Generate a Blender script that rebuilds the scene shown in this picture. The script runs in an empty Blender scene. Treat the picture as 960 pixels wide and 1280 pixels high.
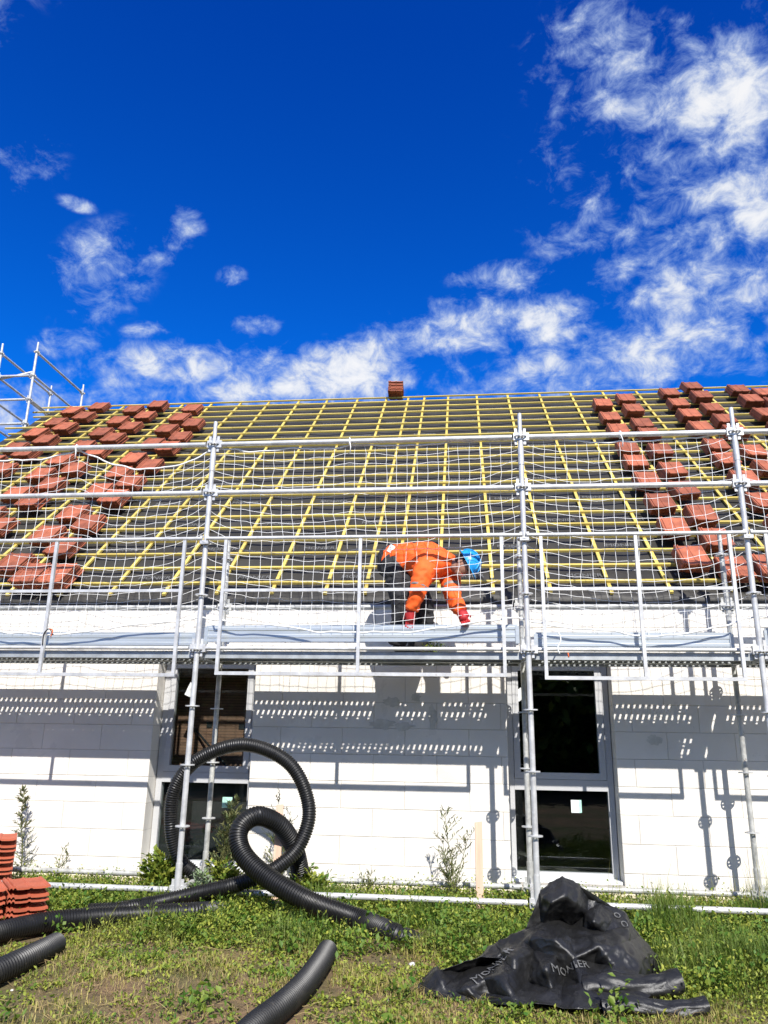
import bpy, bmesh, math, random
import numpy as np
from mathutils import Vector, Matrix
from mathutils.bvhtree import BVHTree
from mathutils.noise import noise as pnoise
R = math.radians
rng = random.Random(7)
nrg = np.random.default_rng(11)
SC = bpy.context.scene
COL = SC.collection

# ------------------------------------------------------------------ camera
CAM = np.array([2.43222, -6.86408, 1.40343])
YAW, PIT, ROL, FPX = -0.106948519, 0.28567378, 0.0154869213, 960.0

def cam_axes():
    cy, sy, cp, sp, cr, sr = math.cos(YAW), math.sin(YAW), math.cos(PIT), math.sin(PIT), math.cos(ROL), math.sin(ROL)
    f = np.array([sy*cp, cy*cp, sp]); r = np.array([cy, -sy, 0.0]); u = np.cross(r, f)
    return cr*r + sr*u, -sr*r + cr*u, f
AXR, AXU, AXF = cam_axes()
cam_data = bpy.data.cameras.new('camera')
cam = bpy.data.objects.new('camera', cam_data); COL.objects.link(cam)
cam_data.sensor_fit = 'VERTICAL'; cam_data.sensor_height = 36.0; cam_data.lens = 27.0
cam_data.clip_start = 0.05; cam_data.clip_end = 3000
m = Matrix.Identity(4)
for i in range(3):
    m[i][0], m[i][1], m[i][2], m[i][3] = AXR[i], AXU[i], -AXF[i], CAM[i]
cam.matrix_world = m
SC.camera = cam

def ray(u, v): return AXR*((u-480)/FPX) - AXU*((v-640)/FPX) + AXF
def PY(u, v, y): d = ray(u, v); return Vector(CAM + d*((y-CAM[1])/d[1]))      # pixel -> point on the plane Y = y
def PZ(u, v, z): d = ray(u, v); return Vector(CAM + d*((z-CAM[2])/d[2]))      # pixel -> point on the plane Z = z

# ------------------------------------------------------------------ sun, sky, exposure
SUN_TO = Vector((0.31, -1.0, 0.95)).normalized()
SUN_EL = math.asin(SUN_TO.z); SUN_AZ = math.atan2(SUN_TO.x, SUN_TO.y)
sd = bpy.data.lights.new('sun', 'SUN'); sd.energy = 5.0; sd.angle = R(0.5); sd.color = (1.0, 0.965, 0.915)
sun = bpy.data.objects.new('sun', sd); COL.objects.link(sun)
sun.rotation_euler = SUN_TO.to_track_quat('Z', 'Y').to_euler(); sun.location = (6, -12, 14)
SC.view_settings.view_transform = 'Standard'; SC.view_settings.look = 'None'
SC.view_settings.gamma = 1.0; SC.view_settings.use_curve_mapping = False
SC.view_settings.exposure = 0.4

class NT:
    """small node-tree helper"""
    def __init__(s, tree): s.t = tree; s.n = tree.nodes; s.l = tree.links
    def node(s, typ, **kw):
        n = s.n.new(typ)
        for k, v in kw.items(): setattr(n, k, v)
        return n
    def put(s, sock, val):
        if hasattr(val, 'is_linked'): s.l.new(val, sock)
        elif val is not None: sock.default_value = val
    def math(s, op, a, b=None, c=None, clamp=False):
        n = s.node('ShaderNodeMath', operation=op, use_clamp=clamp)
        s.put(n.inputs[0], a)
        if b is not None: s.put(n.inputs[1], b)
        if c is not None: s.put(n.inputs[2], c)
        return n.outputs[0]
    def noise(s, vec, scale, detail=4, rough=.55, dist=0.0):
        n = s.node('ShaderNodeTexNoise')
        if vec is not None: s.l.new(vec, n.inputs['Vector'])
        n.inputs['Scale'].default_value = scale; n.inputs['Detail'].default_value = detail
        n.inputs['Roughness'].default_value = rough; n.inputs['Distortion'].default_value = dist
        return n.outputs['Fac']
    def ramp(s, fac, stops):
        n = s.node('ShaderNodeValToRGB'); e = n.color_ramp.elements
        while len(e) < len(stops): e.new(0.5)
        for el, (p, c) in zip(e, stops): el.position = p; el.color = (*c, 1) if len(c) == 3 else c
        s.l.new(fac, n.inputs[0]); return n.outputs[0]
    def mix(s, fac, a, b, mode='MIX'):
        n = s.node('ShaderNodeMix', data_type='RGBA', blend_type=mode)
        s.put(n.inputs[0], fac)
        s.put(n.inputs[6], a if hasattr(a, 'is_linked') else (*a, 1)); s.put(n.inputs[7], b if hasattr(b, 'is_linked') else (*b, 1))
        return n.outputs[2]
    def maprange(s, v, a, b, c=0.0, d=1.0, smooth=True):
        n = s.node('ShaderNodeMapRange'); n.interpolation_type = 'SMOOTHSTEP' if smooth else 'LINEAR'
        s.put(n.inputs[0], v); n.inputs[1].default_value = a; n.inputs[2].default_value = b
        n.inputs[3].default_value = c; n.inputs[4].default_value = d
        return n.outputs[0]

world = bpy.data.worlds.new('World'); SC.world = world; world.use_nodes = True
w = NT(world.node_tree); w.n.clear()
sky = w.node('ShaderNodeTexSky', sky_type='NISHITA', sun_disc=False)
sky.sun_elevation = SUN_EL; sky.sun_rotation = SUN_AZ
sky.air_density = 1.0; sky.dust_density = 0.05; sky.ozone_density = 3.5; sky.altitude = 300
gm = w.node('ShaderNodeGamma'); gm.inputs[1].default_value = 1.12
zsep = w.node('ShaderNodeSeparateXYZ'); w.l.new(w.node('ShaderNodeTexCoord').outputs['Generated'], zsep.inputs[0])
stint = w.ramp(zsep.outputs[2], [(0.0, (.06, .64, 1.12)), (.35, (.025, .52, 1.12)), (.75, (.008, .35, 1.06))])     # deeper blue overhead
w.l.new(w.mix(1.0, sky.outputs[0], stint, 'MULTIPLY'), gm.inputs[0])
bg = w.node('ShaderNodeBackground'); bg.inputs[1].default_value = 0.12
w.l.new(gm.outputs[0], bg.inputs[0])
world.cycles.sampling_method = 'MANUAL'; world.cycles.sample_map_resolution = 512
SC.cycles.max_bounces = 6; SC.cycles.diffuse_bounces = 3; SC.cycles.glossy_bounces = 3
tc = w.node('ShaderNodeTexCoord')
sep = w.node('ShaderNodeSeparateXYZ'); w.l.new(tc.outputs['Generated'], sep.inputs[0])
dx, dy, dz = sep.outputs
dys = w.math('MAXIMUM', dy, 0.08)
gp = w.math('DIVIDE', dx, dys); gq = w.math('DIVIDE', dz, dys)
# broad cloud fields, as directions: pixel, size in pixels, tilt, strength
BLOBS = [(925, 120, 120, 190, .0, 1.0), (900, 330, 150, 140, .5, .82), (830, 250, 160, 200, .4, .74), (760, 90, 105, 130, .4, .74),
         (945, 250, 90, 110, 0, .95), (765, 340, 46, 34, .4, .95), (690, 395, 60, 45, .5, .95), (580, 415, 85, 50, .2, .95),
         (500, 430, 90, 40, .35, .9), (640, 350, 75, 28, -.1, .75), (390, 470, 200, 46, .0, .95), (220, 465, 140, 46, .0, .88), (300, 488, 260, 30, 0, .85),
         (850, 440, 170, 60, .2, .8), (640, 470, 200, 50, 0, .72), (125, 340, 80, 75, .8, .66), (20, 195, 80, 60, -.5, .62), (225, 280, 34, 42, .3, .66),
         (290, 346, 20, 18, 0, .55), (318, 408, 36, 18, 0, .6), (85, 428, 55, 24, 0, .55), (95, 255, 36, 12, -.4, .5), (20, 520, 90, 50, 0, .6),
         (185, 412, 40, 14, 0, .52), (190, 325, 40, 16, 0, .45)]
mask = None
gv = w.node('ShaderNodeCombineXYZ'); w.l.new(gp, gv.inputs[0]); w.l.new(gq, gv.inputs[1])
for (u, v, ru, rv, tilt, st) in BLOBS:
    d0 = ray(u, v); k = 1.25/960/AXF[1]
    bmp = w.node('ShaderNodeMapping', vector_type='TEXTURE'); w.l.new(gv.outputs[0], bmp.inputs[0])
    bmp.inputs['Location'].default_value = (d0[0]/d0[1], d0[2]/d0[1], 0); bmp.inputs['Rotation'].default_value = (0, 0, tilt); bmp.inputs['Scale'].default_value = (ru*k, rv*k, 1)
    ln = w.node('ShaderNodeVectorMath', operation='LENGTH'); w.l.new(bmp.outputs[0], ln.inputs[0])
    g = w.maprange(ln.outputs['Value'], 1.35, .1, 0, st)
    mask = g if mask is None else w.math('MAXIMUM', mask, g)
wide = w.noise(tc.outputs['Generated'], 1.7, 2, .5)
wide = w.maprange(wide, .34, .52, 0, 1.0)
outp = w.math('MAXIMUM', w.maprange(w.math('ABSOLUTE', w.math('ADD', gp, .1)), .58, .95), w.maprange(gq, 1.15, 1.6))
outp = w.math('MAXIMUM', outp, w.maprange(dy, .35, .1))
mask = w.math('MAXIMUM', mask, w.math('MULTIPLY', wide, outp))
mp = w.node('ShaderNodeMapping'); mp.inputs['Scale'].default_value = (1, 1, 1.35); mp.inputs['Rotation'].default_value = (0, R(18), R(10))
w.l.new(tc.outputs['Generated'], mp.inputs[0])
n1 = w.noise(mp.outputs[0], 9.0, 3, .5, .3)
n2 = w.noise(mp.outputs[0], 27.0, 6, .66, .35)
nn = w.math('MULTIPLY_ADD', w.math('ADD', w.math('MULTIPLY', n1, .45), w.math('MULTIPLY', n2, .55)), 1.7, -.35)
dens = w.math('ADD', nn, w.math('MULTIPLY', mask, .42))
alpha = w.maprange(dens, .60, 1.0)
alpha = w.math('MULTIPLY', alpha, w.maprange(mask, .06, .3))
alpha = w.math('MULTIPLY', alpha, .93)
cb = w.node('ShaderNodeBackground'); cb.inputs[1].default_value = 0.68
ccol = w.ramp(w.maprange(dens, .72, 1.12), [(0, (.42, .60, .98)), (.55, (.80, .87, 1.0)), (1, (1.1, 1.1, 1.1))])
w.l.new(ccol, cb.inputs[0])
mx = w.node('ShaderNodeMixShader'); w.l.new(alpha, mx.inputs[0]); w.l.new(bg.outputs[0], mx.inputs[1]); w.l.new(cb.outputs[0], mx.inputs[2])
wo = w.node('ShaderNodeOutputWorld'); w.l.new(mx.outputs[0], wo.inputs[0])

# ------------------------------------------------------------------ materials
MATS = {}
def mat(name, col, rough=.7, metal=0.0, var=.15, vscale=6.0, bump=0.0, bscale=40.0, col2=None, spec=.5, objrand=0.0, coord='Object', stretch=None, attr=None, spots=()):
    ma = bpy.data.materials.new(name); ma.use_nodes = True
    t = NT(ma.node_tree); b = t.n['Principled BSDF']
    co = t.node('ShaderNodeNewGeometry').outputs['Position'] if coord == 'Position' else t.node('ShaderNodeTexCoord').outputs[coord]
    if stretch:
        mpn = t.node('ShaderNodeMapping'); mpn.inputs['Scale'].default_value = stretch; t.l.new(co, mpn.inputs[0]); co = mpn.outputs[0]
    nz = t.noise(co, vscale, 5, .6)
    lo = tuple(c*(1-var) for c in col); hi = tuple(min(1, c*(1+var)) for c in col) if col2 is None else col2
    c = t.ramp(nz, [(.3, lo), (.7, hi)])
    for (sc_, lo_, hi_, am_, cc_) in spots:
        c = t.mix(t.math('MULTIPLY', t.maprange(t.noise(co, sc_, 5, .65, .4), lo_, hi_), am_), c, cc_)
    if objrand:
        oi = t.node('ShaderNodeObjectInfo').outputs['Random']
        h = t.node('ShaderNodeHueSaturation'); t.l.new(c, h.inputs['Color'])
        t.l.new(t.maprange(oi, 0, 1, 1-objrand, 1+objrand, False), h.inputs['Value']); c = h.outputs[0]
    if attr:
        at = t.node('ShaderNodeAttribute', attribute_name='tint')
        c = t.mix(at.outputs['Fac'], c, attr)
    t.l.new(c, b.inputs['Base Color'])
    b.inputs['Roughness'].default_value = rough; b.inputs['Metallic'].default_value = metal
    b.inputs['Specular IOR Level'].default_value = spec
    if bump:
        bn = t.node('ShaderNodeBump'); bn.inputs['Strength'].default_value = bump; bn.inputs['Distance'].default_value = .01
        t.l.new(t.noise(co, bscale, 6, .65), bn.inputs['Height']); t.l.new(bn.outputs[0], b.inputs['Normal'])
    MATS[name] = ma
    return ma

mat('galvanised', (.58, .58, .57), .45, .3, .22, 9, .12, 60, coord='Position', spots=((13, .62, .70, .55, (.74, .70, .62)), (19, .68, .74, .7, (.20, .11, .06)), (4, .55, .75, .5, (.36, .36, .35))))
mat('galvanised_dull', (.46, .46, .43), .55, .25, .35, 14, .15, 80, coord='Position', spots=((13, .6, .7, .6, (.70, .66, .58)), (17, .66, .74, .7, (.18, .10, .06))))
mat('aluminium', (.50, .54, .56), .36, .45, .12, 5, .05, 60, stretch=(.3, 4, 6))
mat('deck_steel', (.42, .44, .44), .5, .5, .25, 8)
mat('net_cord', (.85, .85, .83), .8, 0, .06, 20)
mat('aac_block', (.76, .72, .65), .9, 0, .07, 1.3, .3, 120, objrand=.05, coord='Position', spots=((1.1, .56, .72, .35, (.60, .55, .46)), (9, .66, .74, .5, (.55, .50, .42)), (2.6, .62, .66, .22, (.50, .48, .44))))
mat('mortar', (.45, .42, .37), .95, 0, .15, 12, .3, 90)
mat('mortar_smear', (.58, .56, .50), .95, 0, .2, 9, .3, 60)
mat('plinth', (.72, .64, .45), .9, 0, .2, 5, .3, 50)
mat('batten_wood', (.60, .44, .075), .7, 0, .28, 5, .15, 60, col2=(.74, .58, .16), objrand=.12, stretch=(.6, 6, 6))
mat('raw_pine', (.74, .50, .36), .75, 0, .12, 5, .15, 40, stretch=(6, 6, .6), objrand=.05)
mat('membrane', (.031, .028, .022), .6, 0, .35, 2.5, .45, 9, spots=((1.4, .55, .7, .5, (.055, .05, .043)), (14, .62, .7, .4, (.075, .068, .06))))
mat('membrane_print', (.13, .13, .125), .7, 0, .1)
mat('frame_grey', (.50, .50, .50), .45, 0, .06, 30, .05, 90, stretch=(.4, 1, 6))
mat('roof_clay', (.345, .098, .046), .75, 0, .3, 7, .3, 60, objrand=.25, coord='Position', spots=((16, .56, .72, .55, (.17, .055, .035)), (6, .62, .75, .22, (.40, .17, .10))))
mat('fresh_clay', (.46, .105, .048), .7, 0, .18, 6, .2, 60, objrand=.08)
mat('brick_inside', (.36, .17, .11), .9, 0, .2, 6, .2, 40)
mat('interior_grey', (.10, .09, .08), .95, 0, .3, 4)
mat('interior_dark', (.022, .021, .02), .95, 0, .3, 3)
mat('hose_black', (.007, .007, .007), .45, 0, .25, 8, .08, 30, spec=.5, spots=((5, .55, .75, .35, (.05, .043, .035)), (22, .66, .72, .4, (.10, .085, .065))))
mat('tarp_black', (.011, .011, .011), .43, 0, .3, 3, .3, 45, spots=((4, .55, .75, .4, (.045, .042, .038)),))
mat('hi_vis', (.95, .125, .012), .75, 0, .1, 14, .25, 60)
mat('reflective', (.26, .24, .22), .5, .1, .1, 30)
mat('work_trousers', (.022, .022, .024), .85, 0, .3, 12, .3, 60)
mat('red_glove', (.42, .02, .022), .6, 0, .25, 25, .2, 80)
mat('skin', (.33, .17, .11), .55, 0, .1, 20)
mat('dark_hair', (.02, .014, .011), .7, 0, .3, 60, .4, 200)
mat('hat_blue', (.02, .32, .70), .3, 0, .05, 10)
mat('boot', (.03, .025, .02), .6, 0, .2, 20)
mat('white_label', (.78, .80, .78), .6, 0, .04, 20)
mat('green_label', (.45, .75, .62), .5, 0, .25, 30)
mat('strap_dark', (.03, .03, .035), .6)
mat('strap_orange', (.75, .14, .03), .6)
mat('added_hedge_core', (.02, .03, .012), .9, 0, .4, 2, .5, 6)
mat('pebble', (.62, .60, .55), .9, 0, .2, 8, .3, 30, objrand=.2)
# wall: faint damp patches
def leaf_mat(name, col, tint, trans=.35, rough=.55):
    ma = bpy.data.materials.new(name); ma.use_nodes = True
    t = NT(ma.node_tree); b = t.n['Principled BSDF']
    at = t.node('ShaderNodeAttribute', attribute_name='tint')
    c = t.mix(at.outputs['Fac'], col, tint)
    t.l.new(c, b.inputs['Base Color']); b.inputs['Roughness'].default_value = rough; b.inputs['Specular IOR Level'].default_value = .35
    tr = t.node('ShaderNodeBsdfTranslucent'); t.l.new(c, tr.inputs[0])
    mixs = t.node('ShaderNodeMixShader'); mixs.inputs[0].default_value = trans
    t.l.new(b.outputs[0], mixs.inputs[1]); t.l.new(tr.outputs[0], mixs.inputs[2])
    t.l.new(mixs.outputs[0], t.n['Material Output'].inputs[0]); MATS[name] = ma
leaf_mat('grass_blade', (.075, .16, .014), (.46, .38, .12), .22)
leaf_mat('weed_leaf', (.05, .135, .014), (.36, .38, .055), .22)
leaf_mat('dry_straw', (.38, .29, .13), (.22, .15, .07), .15, .8)
leaf_mat('mugwort', (.10, .15, .06), (.26, .24, .10), .25)
leaf_mat('silver_leaf', (.30, .36, .25), (.20, .30, .12), .25)
leaf_mat('stem_green', (.14, .15, .05), (.25, .19, .09), .1)

def glass_mat():
    ma = bpy.data.materials.new('window_glass'); ma.use_nodes = True
    t = NT(ma.node_tree); t.n.remove(t.n['Principled BSDF'])
    tr = t.node('ShaderNodeBsdfTransparent'); tr.inputs[0].default_value = (.80, .84, .82, 1)
    gl = t.node('ShaderNodeBsdfGlossy'); gl.inputs['Roughness'].default_value = .01; gl.inputs[0].default_value = (.8, .85, .9, 1)
    lw = t.node('ShaderNodeLayerWeight'); lw.inputs[0].default_value = .5; fr = t.math('MULTIPLY_ADD', t.math('POWER', lw.outputs['Facing'], 4.0), .8, .045)
    ms = t.node('ShaderNodeMixShader'); t.l.new(fr, ms.inputs[0]); t.l.new(tr.outputs[0], ms.inputs[1]); t.l.new(gl.outputs[0], ms.inputs[2])
    t.l.new(ms.outputs[0], t.n['Material Output'].inputs[0]); MATS['window_glass'] = ma
glass_mat()
def brick_wall_mat():
    ma = bpy.data.materials.new('hollow_brick'); ma.use_nodes = True
    t = NT(ma.node_tree); b = t.n['Principled BSDF']
    co = t.node('ShaderNodeTexCoord').outputs['Object']
    sp = t.node('ShaderNodeSeparateXYZ'); t.l.new(co, sp.inputs[0]); cm = t.node('ShaderNodeCombineXYZ')
    t.l.new(sp.outputs[0], cm.inputs[0]); t.l.new(sp.outputs[2], cm.inputs[1])
    bt = t.node('ShaderNodeTexBrick'); t.l.new(cm.outputs[0], bt.inputs[0])
    bt.inputs['Color1'].default_value = (.42, .20, .13, 1); bt.inputs['Color2'].default_value = (.34, .16, .11, 1); bt.inputs['Mortar'].default_value = (.12, .06, .045, 1)
    bt.inputs['Scale'].default_value = 1; bt.inputs['Mortar Size'].default_value = .004; bt.inputs['Brick Width'].default_value = .5; bt.inputs['Row Height'].default_value = .03
    t.l.new(t.mix(t.noise(co, 7, 5), bt.outputs[0], (.25, .15, .11), 'MIX'), b.inputs['Base Color']); b.inputs['Roughness'].default_value = .9
    bn = t.node('ShaderNodeBump'); bn.inputs['Strength'].default_value = .4; bn.inputs['Distance'].default_value = .01; t.l.new(bt.outputs[0], bn.inputs['Height']); t.l.new(bn.outputs[0], b.inputs['Normal'])
    MATS['hollow_brick'] = ma
brick_wall_mat()

# ------------------------------------------------------------------ mesh helpers
class MB:
    def __init__(s): s.v = []; s.f = []
    def add(s, vs, fs):
        o = len(s.v); s.v += [tuple(v) for v in vs]; s.f += [tuple(i+o for i in f) for f in fs]
    def box(s, lo, hi, M=None):
        x0, y0, z0 = lo; x1, y1, z1 = hi
        vs = [Vector(p) for p in ((x0,y0,z0),(x1,y0,z0),(x1,y1,z0),(x0,y1,z0),(x0,y0,z1),(x1,y0,z1),(x1,y1,z1),(x0,y1,z1))]
        if M is not None: vs = [M @ p for p in vs]
        s.add(vs, [(0,3,2,1),(4,5,6,7),(0,1,5,4),(1,2,6,5),(2,3,7,6),(3,0,4,7)]); return s
    def tube(s, p0, p1, r, n=10, r1=None, cap=True):
        p0, p1 = Vector(p0), Vector(p1); d = (p1-p0).normalized(); a = d.orthogonal().normalized(); b = d.cross(a)
        r1 = r if r1 is None else r1
        vs = []
        for p, rr in ((p0, r), (p1, r1)):
            for i in range(n):
                t = 2*math.pi*i/n; vs.append(p + (a*math.cos(t)+b*math.sin(t))*rr)
        fs = [(i, (i+1) % n, n+(i+1) % n, n+i) for i in range(n)]
        if cap: fs += [tuple(range(n-1, -1, -1)), tuple(range(n, 2*n))]
        s.add(vs, fs); return s
    def poly(s, pts, rad, n=4, cap=True):
        pts = [Vector(p) for p in pts]; m_ = len(pts); vs = []
        t0 = (pts[1]-pts[0]).normalized(); a = t0.orthogonal().normalized()
        for i, p in enumerate(pts):
            t = (pts[min(i+1, m_-1)]-pts[max(i-1, 0)]).normalized()
            a = (a - t*a.dot(t)); a = a.normalized() if a.length > 1e-6 else t.orthogonal().normalized()
            b = t.cross(a); rr = rad[i] if hasattr(rad, '__len__') else rad
            for k in range(n):
                q = 2*math.pi*k/n; vs.append(p+(a*math.cos(q)+b*math.sin(q))*rr)
        fs = [(i*n+k, i*n+(k+1) % n, (i+1)*n+(k+1) % n, (i+1)*n+k) for i in range(m_-1) for k in range(n)]
        if cap: fs += [tuple(range(n-1, -1, -1)), tuple(range((m_-1)*n, m_*n))]
        s.add(vs, fs); return s
    def mesh(s, name, smooth=False):
        me = bpy.data.meshes.new(name); me.from_pydata(s.v, [], s.f); me.update()
        if smooth: me.shade_smooth()
        return me
    def build(s, name, m_, parent=None, smooth=False, **tags):
        return obj(name, s.mesh(name, smooth), m_, parent, **tags)

def obj(name, me, m_, parent=None, label=None, cat=None, group=None, kind=None):
    if m_ and not me.materials: me.materials.append(MATS[m_])
    o = bpy.data.objects.new(name, me); COL.objects.link(o)
    if parent is not None: o.parent = parent
    return tag(o, label, cat, group, kind)
def tag(o, label=None, cat=None, group=None, kind=None):
    if label: o['label'] = label
    if cat: o['category'] = cat
    if group: o['group'] = group
    if kind: o['kind'] = kind
    return o
def empty(name, loc=(0, 0, 0), label=None, cat=None, group=None):
    o = bpy.data.objects.new(name, None); COL.objects.link(o); o.location = loc; o.empty_display_size = .1
    return tag(o, label, cat, group)
def shade_auto(me, ang=40):
    me.shade_smooth(); me.set_sharp_from_angle(angle=R(ang))
def catmull(pts, step):
    pts = [np.array(p, float) for p in pts]; P = [2*pts[0]-pts[1]] + pts + [2*pts[-1]-pts[-2]]
    out = []
    for i in range(1, len(P)-2):
        p0, p1, p2, p3 = P[i-1:i+3]
        for t in np.linspace(0, 1, 40, endpoint=False):
            out.append(.5*((2*p1)+(-p0+p2)*t+(2*p0-5*p1+4*p2-p3)*t*t+(-p0+3*p1-3*p2+p3)*t**3))
    out.append(pts[-1]); out = np.array(out)
    L = np.r_[0, np.cumsum(np.linalg.norm(np.diff(out, axis=0), axis=1))]
    s = np.arange(0, L[-1], step)
    return np.stack([np.interp(s, L, out[:, k]) for k in range(3)], 1)
def arrays_obj(name, V, F, m_, tint=None, parent=None, smooth=False, **tags):
    """fast mesh from numpy arrays; F is (n, k)"""
    me = bpy.data.meshes.new(name); V = np.asarray(V, np.float32); F = np.asarray(F, np.int32)
    me.vertices.add(len(V)); me.vertices.foreach_set('co', V.ravel())
    k = F.shape[1]; me.loops.add(F.size); me.loops.foreach_set('vertex_index', F.ravel())
    me.polygons.add(len(F)); me.polygons.foreach_set('loop_start', np.arange(0, F.size, k, dtype=np.int32))
    me.update(calc_edges=True); me.validate()
    if tint is not None:
        a = me.attributes.new('tint', 'FLOAT', 'POINT'); a.data.foreach_set('value', np.asarray(tint, np.float32))
    if smooth: me.shade_smooth()
    return obj(name, me, m_, parent, **tags)

# ------------------------------------------------------------------ ground
def gh(x, y):
    z = -0.02*max(0.0, min(-y, 8.0))
    if y < .9: z += .035*pnoise(Vector((x*.9, y*.9, 3.1))) + .012*pnoise(Vector((x*3.3, y*3.3, .7)))
    return z
xs = np.r_[-400, -200, -90, -40, -20, -11, np.arange(-7, 11.01, .14), 14, 22, 42, 90, 200, 400]
ys = np.r_[-400, -200, -90, -40, -20, -12, np.arange(-8, 1.6, .14), 3, 6, 12, 20, 40, 90, 200, 400]
V = np.array([(x, y, gh(x, y)) for y in ys for x in xs]); nx = len(xs)
F = np.array([(j*nx+i, j*nx+i+1, (j+1)*nx+i+1, (j+1)*nx+i) for j in range(len(ys)-1) for i in range(nx-1)])
gmat = bpy.data.materials.new('soil'); gmat.use_nodes = True; t = NT(gmat.node_tree); b = t.n['Principled BSDF']
co = t.node('ShaderNodeTexCoord').outputs['Object']
c1 = t.ramp(t.noise(co, 1.1, 6, .6), [(.35, (.11, .12, .03)), (.52, (.20, .14, .07)), (.68, (.33, .20, .11))])
c2 = t.ramp(t.noise(co, 22, 6, .7), [(.35, (.55, .55, .55)), (.7, (1.25, 1.2, 1.1))])
t.l.new(t.mix(.8, c1, c2, 'MULTIPLY'), b.inputs['Base Color']); b.inputs['Roughness'].default_value = .95
bn = t.node('ShaderNodeBump'); bn.inputs['Strength'].default_value = .8; bn.inputs['Distance'].default_value = .03
t.l.new(t.noise(co, 30, 8, .7), bn.inputs['Height']); t.l.new(bn.outputs[0], b.inputs['Normal']); MATS['soil'] = gmat
arrays_obj('ground', V, F, 'soil', smooth=True, kind='structure')

# ------------------------------------------------------------------ house
Z0 = 2.15                                    # deck rosette level above the ground
WY = 1.0                                     # front face of the wall
HX0, HX1 = -5.3, 9.2
TAN = math.tan(R(40)); CS, SN = math.cos(R(40)), math.sin(R(40))
KR = (.95+6.86408)/(.75+6.86408)            # roof scale set by the eave standing 5 cm off the wall face
def KX(x): return 2.43222+(x-2.43222)*KR
EY, EZ = 0.95, Z0+.718                        # foot of the roof at batten-top level
RIDGE_S = 7.47*KR
ROOF = Matrix.Translation((0, EY, EZ)) @ Matrix.Rotation(R(40), 4, 'X')   # local: x along eave, y up the slope, z normal
def roofpt(x, s, n=0.0): return ROOF @ Vector((x, s, n))
RY = EY + RIDGE_S*CS; RZ = EZ + RIDGE_S*SN
BACKY = 2*RY - WY

house = empty('house', (0, 0, 0), 'single-storey house under construction, white block wall and bare battened roof', 'house')
OPEN = [(-.75, .286), (2.83, 3.85)]; OZ0, OZ1 = .14, 2.24
WT = .30
course_z = [-.26+.25*k for k in range(13)]   # -.26 .. 2.74
WTOP = 2.84
wall = MB()
segs = []; px_ = HX0
for a, b_ in OPEN: segs.append((px_, a)); px_ = b_
segs.append((px_, HX1))
for a, b_ in segs: wall.box((a+.004 if a != HX0 else a, WY+.006, -.3), (b_-.004 if b_ != HX1 else b_, WY+WT-.006, WTOP-.05))
for a, b_ in OPEN:
    wall.box((a-.003, WY+.0065, OZ1+.004), (b_+.003, WY+WT-.0065, WTOP-.0505)); wall.box((a-.003, WY+.0065, -.3), (b_+.003, WY+WT-.0065, OZ0-.004))
wall_o = wall.build('wall', 'mortar', house)
blk_cache = {}
def block_mesh(w_, h_):
    key = (round(w_, 3), round(h_, 3))
    if key in blk_cache: return blk_cache[key]
    c = .004; x0, x1, z0, z1 = -w_/2, w_/2, 0, h_; y1 = WT-.003
    vs = [(x0+c, 0, z0+c), (x1-c, 0, z0+c), (x1-c, 0, z1-c), (x0+c, 0, z1-c), (x0, c, z0), (x1, c, z0), (x1, c, z1), (x0, c, z1), (x0, y1, z0), (x1, y1, z0), (x1, y1, z1), (x0, y1, z1)]
    fs = [(0,1,2,3)] + [(i, 4+i, 4+(i+1) % 4, (i+1) % 4) for i in range(4)] + [(4+i, 8+i, 8+(i+1) % 4, 4+(i+1) % 4) for i in range(4)] + [(11,10,9,8)]
    me = bpy.data.meshes.new('block'); me.from_pydata(vs, [], fs); me.materials.append(MATS['aac_block']); blk_cache[key] = me; return me
for k, z in enumerate(course_z):
    h_ = .25 if z < 2.7 else .06
    off = .58 + (.3125 if k % 2 else 0.0)
    n0 = math.floor((HX0-off)/.625)
    x = off + n0*.625
    while x < HX1:
        ivs = [(max(x, HX0), min(x+.625, HX1))]
        lo, hi = z, z+h_
        for a, b_ in OPEN:
            if lo < OZ1-.01 and hi > OZ0+.05:
                nv = []
                for (p, q) in ivs:
                    if q <= a or p >= b_: nv.append((p, q)); continue
                    if p < a: nv.append((p, a))
                    if q > b_: nv.append((b_, q))
                ivs = nv
        for (p, q) in ivs:
            if q-p < .03: continue
            o = obj('block', block_mesh(q-p-.003, h_-.003), None, wall_o)
            o.location = ((p+q)/2, WY+rng.uniform(-.0012, .0012), z+.0015); o.rotation_euler.z = rng.uniform(-.0012, .0012)
        x += .625
# mortar smears trowelled over the joints
def smear(u, v, w_, h_, seed):
    c = PY(u, v, WY); r_ = random.Random(seed); n = 22; mb = MB(); vs = [(c.x, WY-.005, c.z)]
    for i in range(n):
        a = 2*math.pi*i/n; k = .7+.5*r_.random(); vs.append((c.x+math.cos(a)*w_*k/2, WY-.0035, c.z+math.sin(a)*h_*k/2))
    mb.add(vs, [(0, i+1, (i+1) % n+1) for i in range(n)]); mb.build('mortar_patch', 'mortar_smear', wall_o)
for a in ((478, 905, .26, .10, 1), (505, 908, .20, .08, 2), (490, 877, .17, .10, 3), (541, 896, .10, .22, 4), (395, 1200, .1, .1, 5), (690+128, 925, .14, .1, 6), (520, 872, .10, .09, 8)):
    smear(*a)
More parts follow.
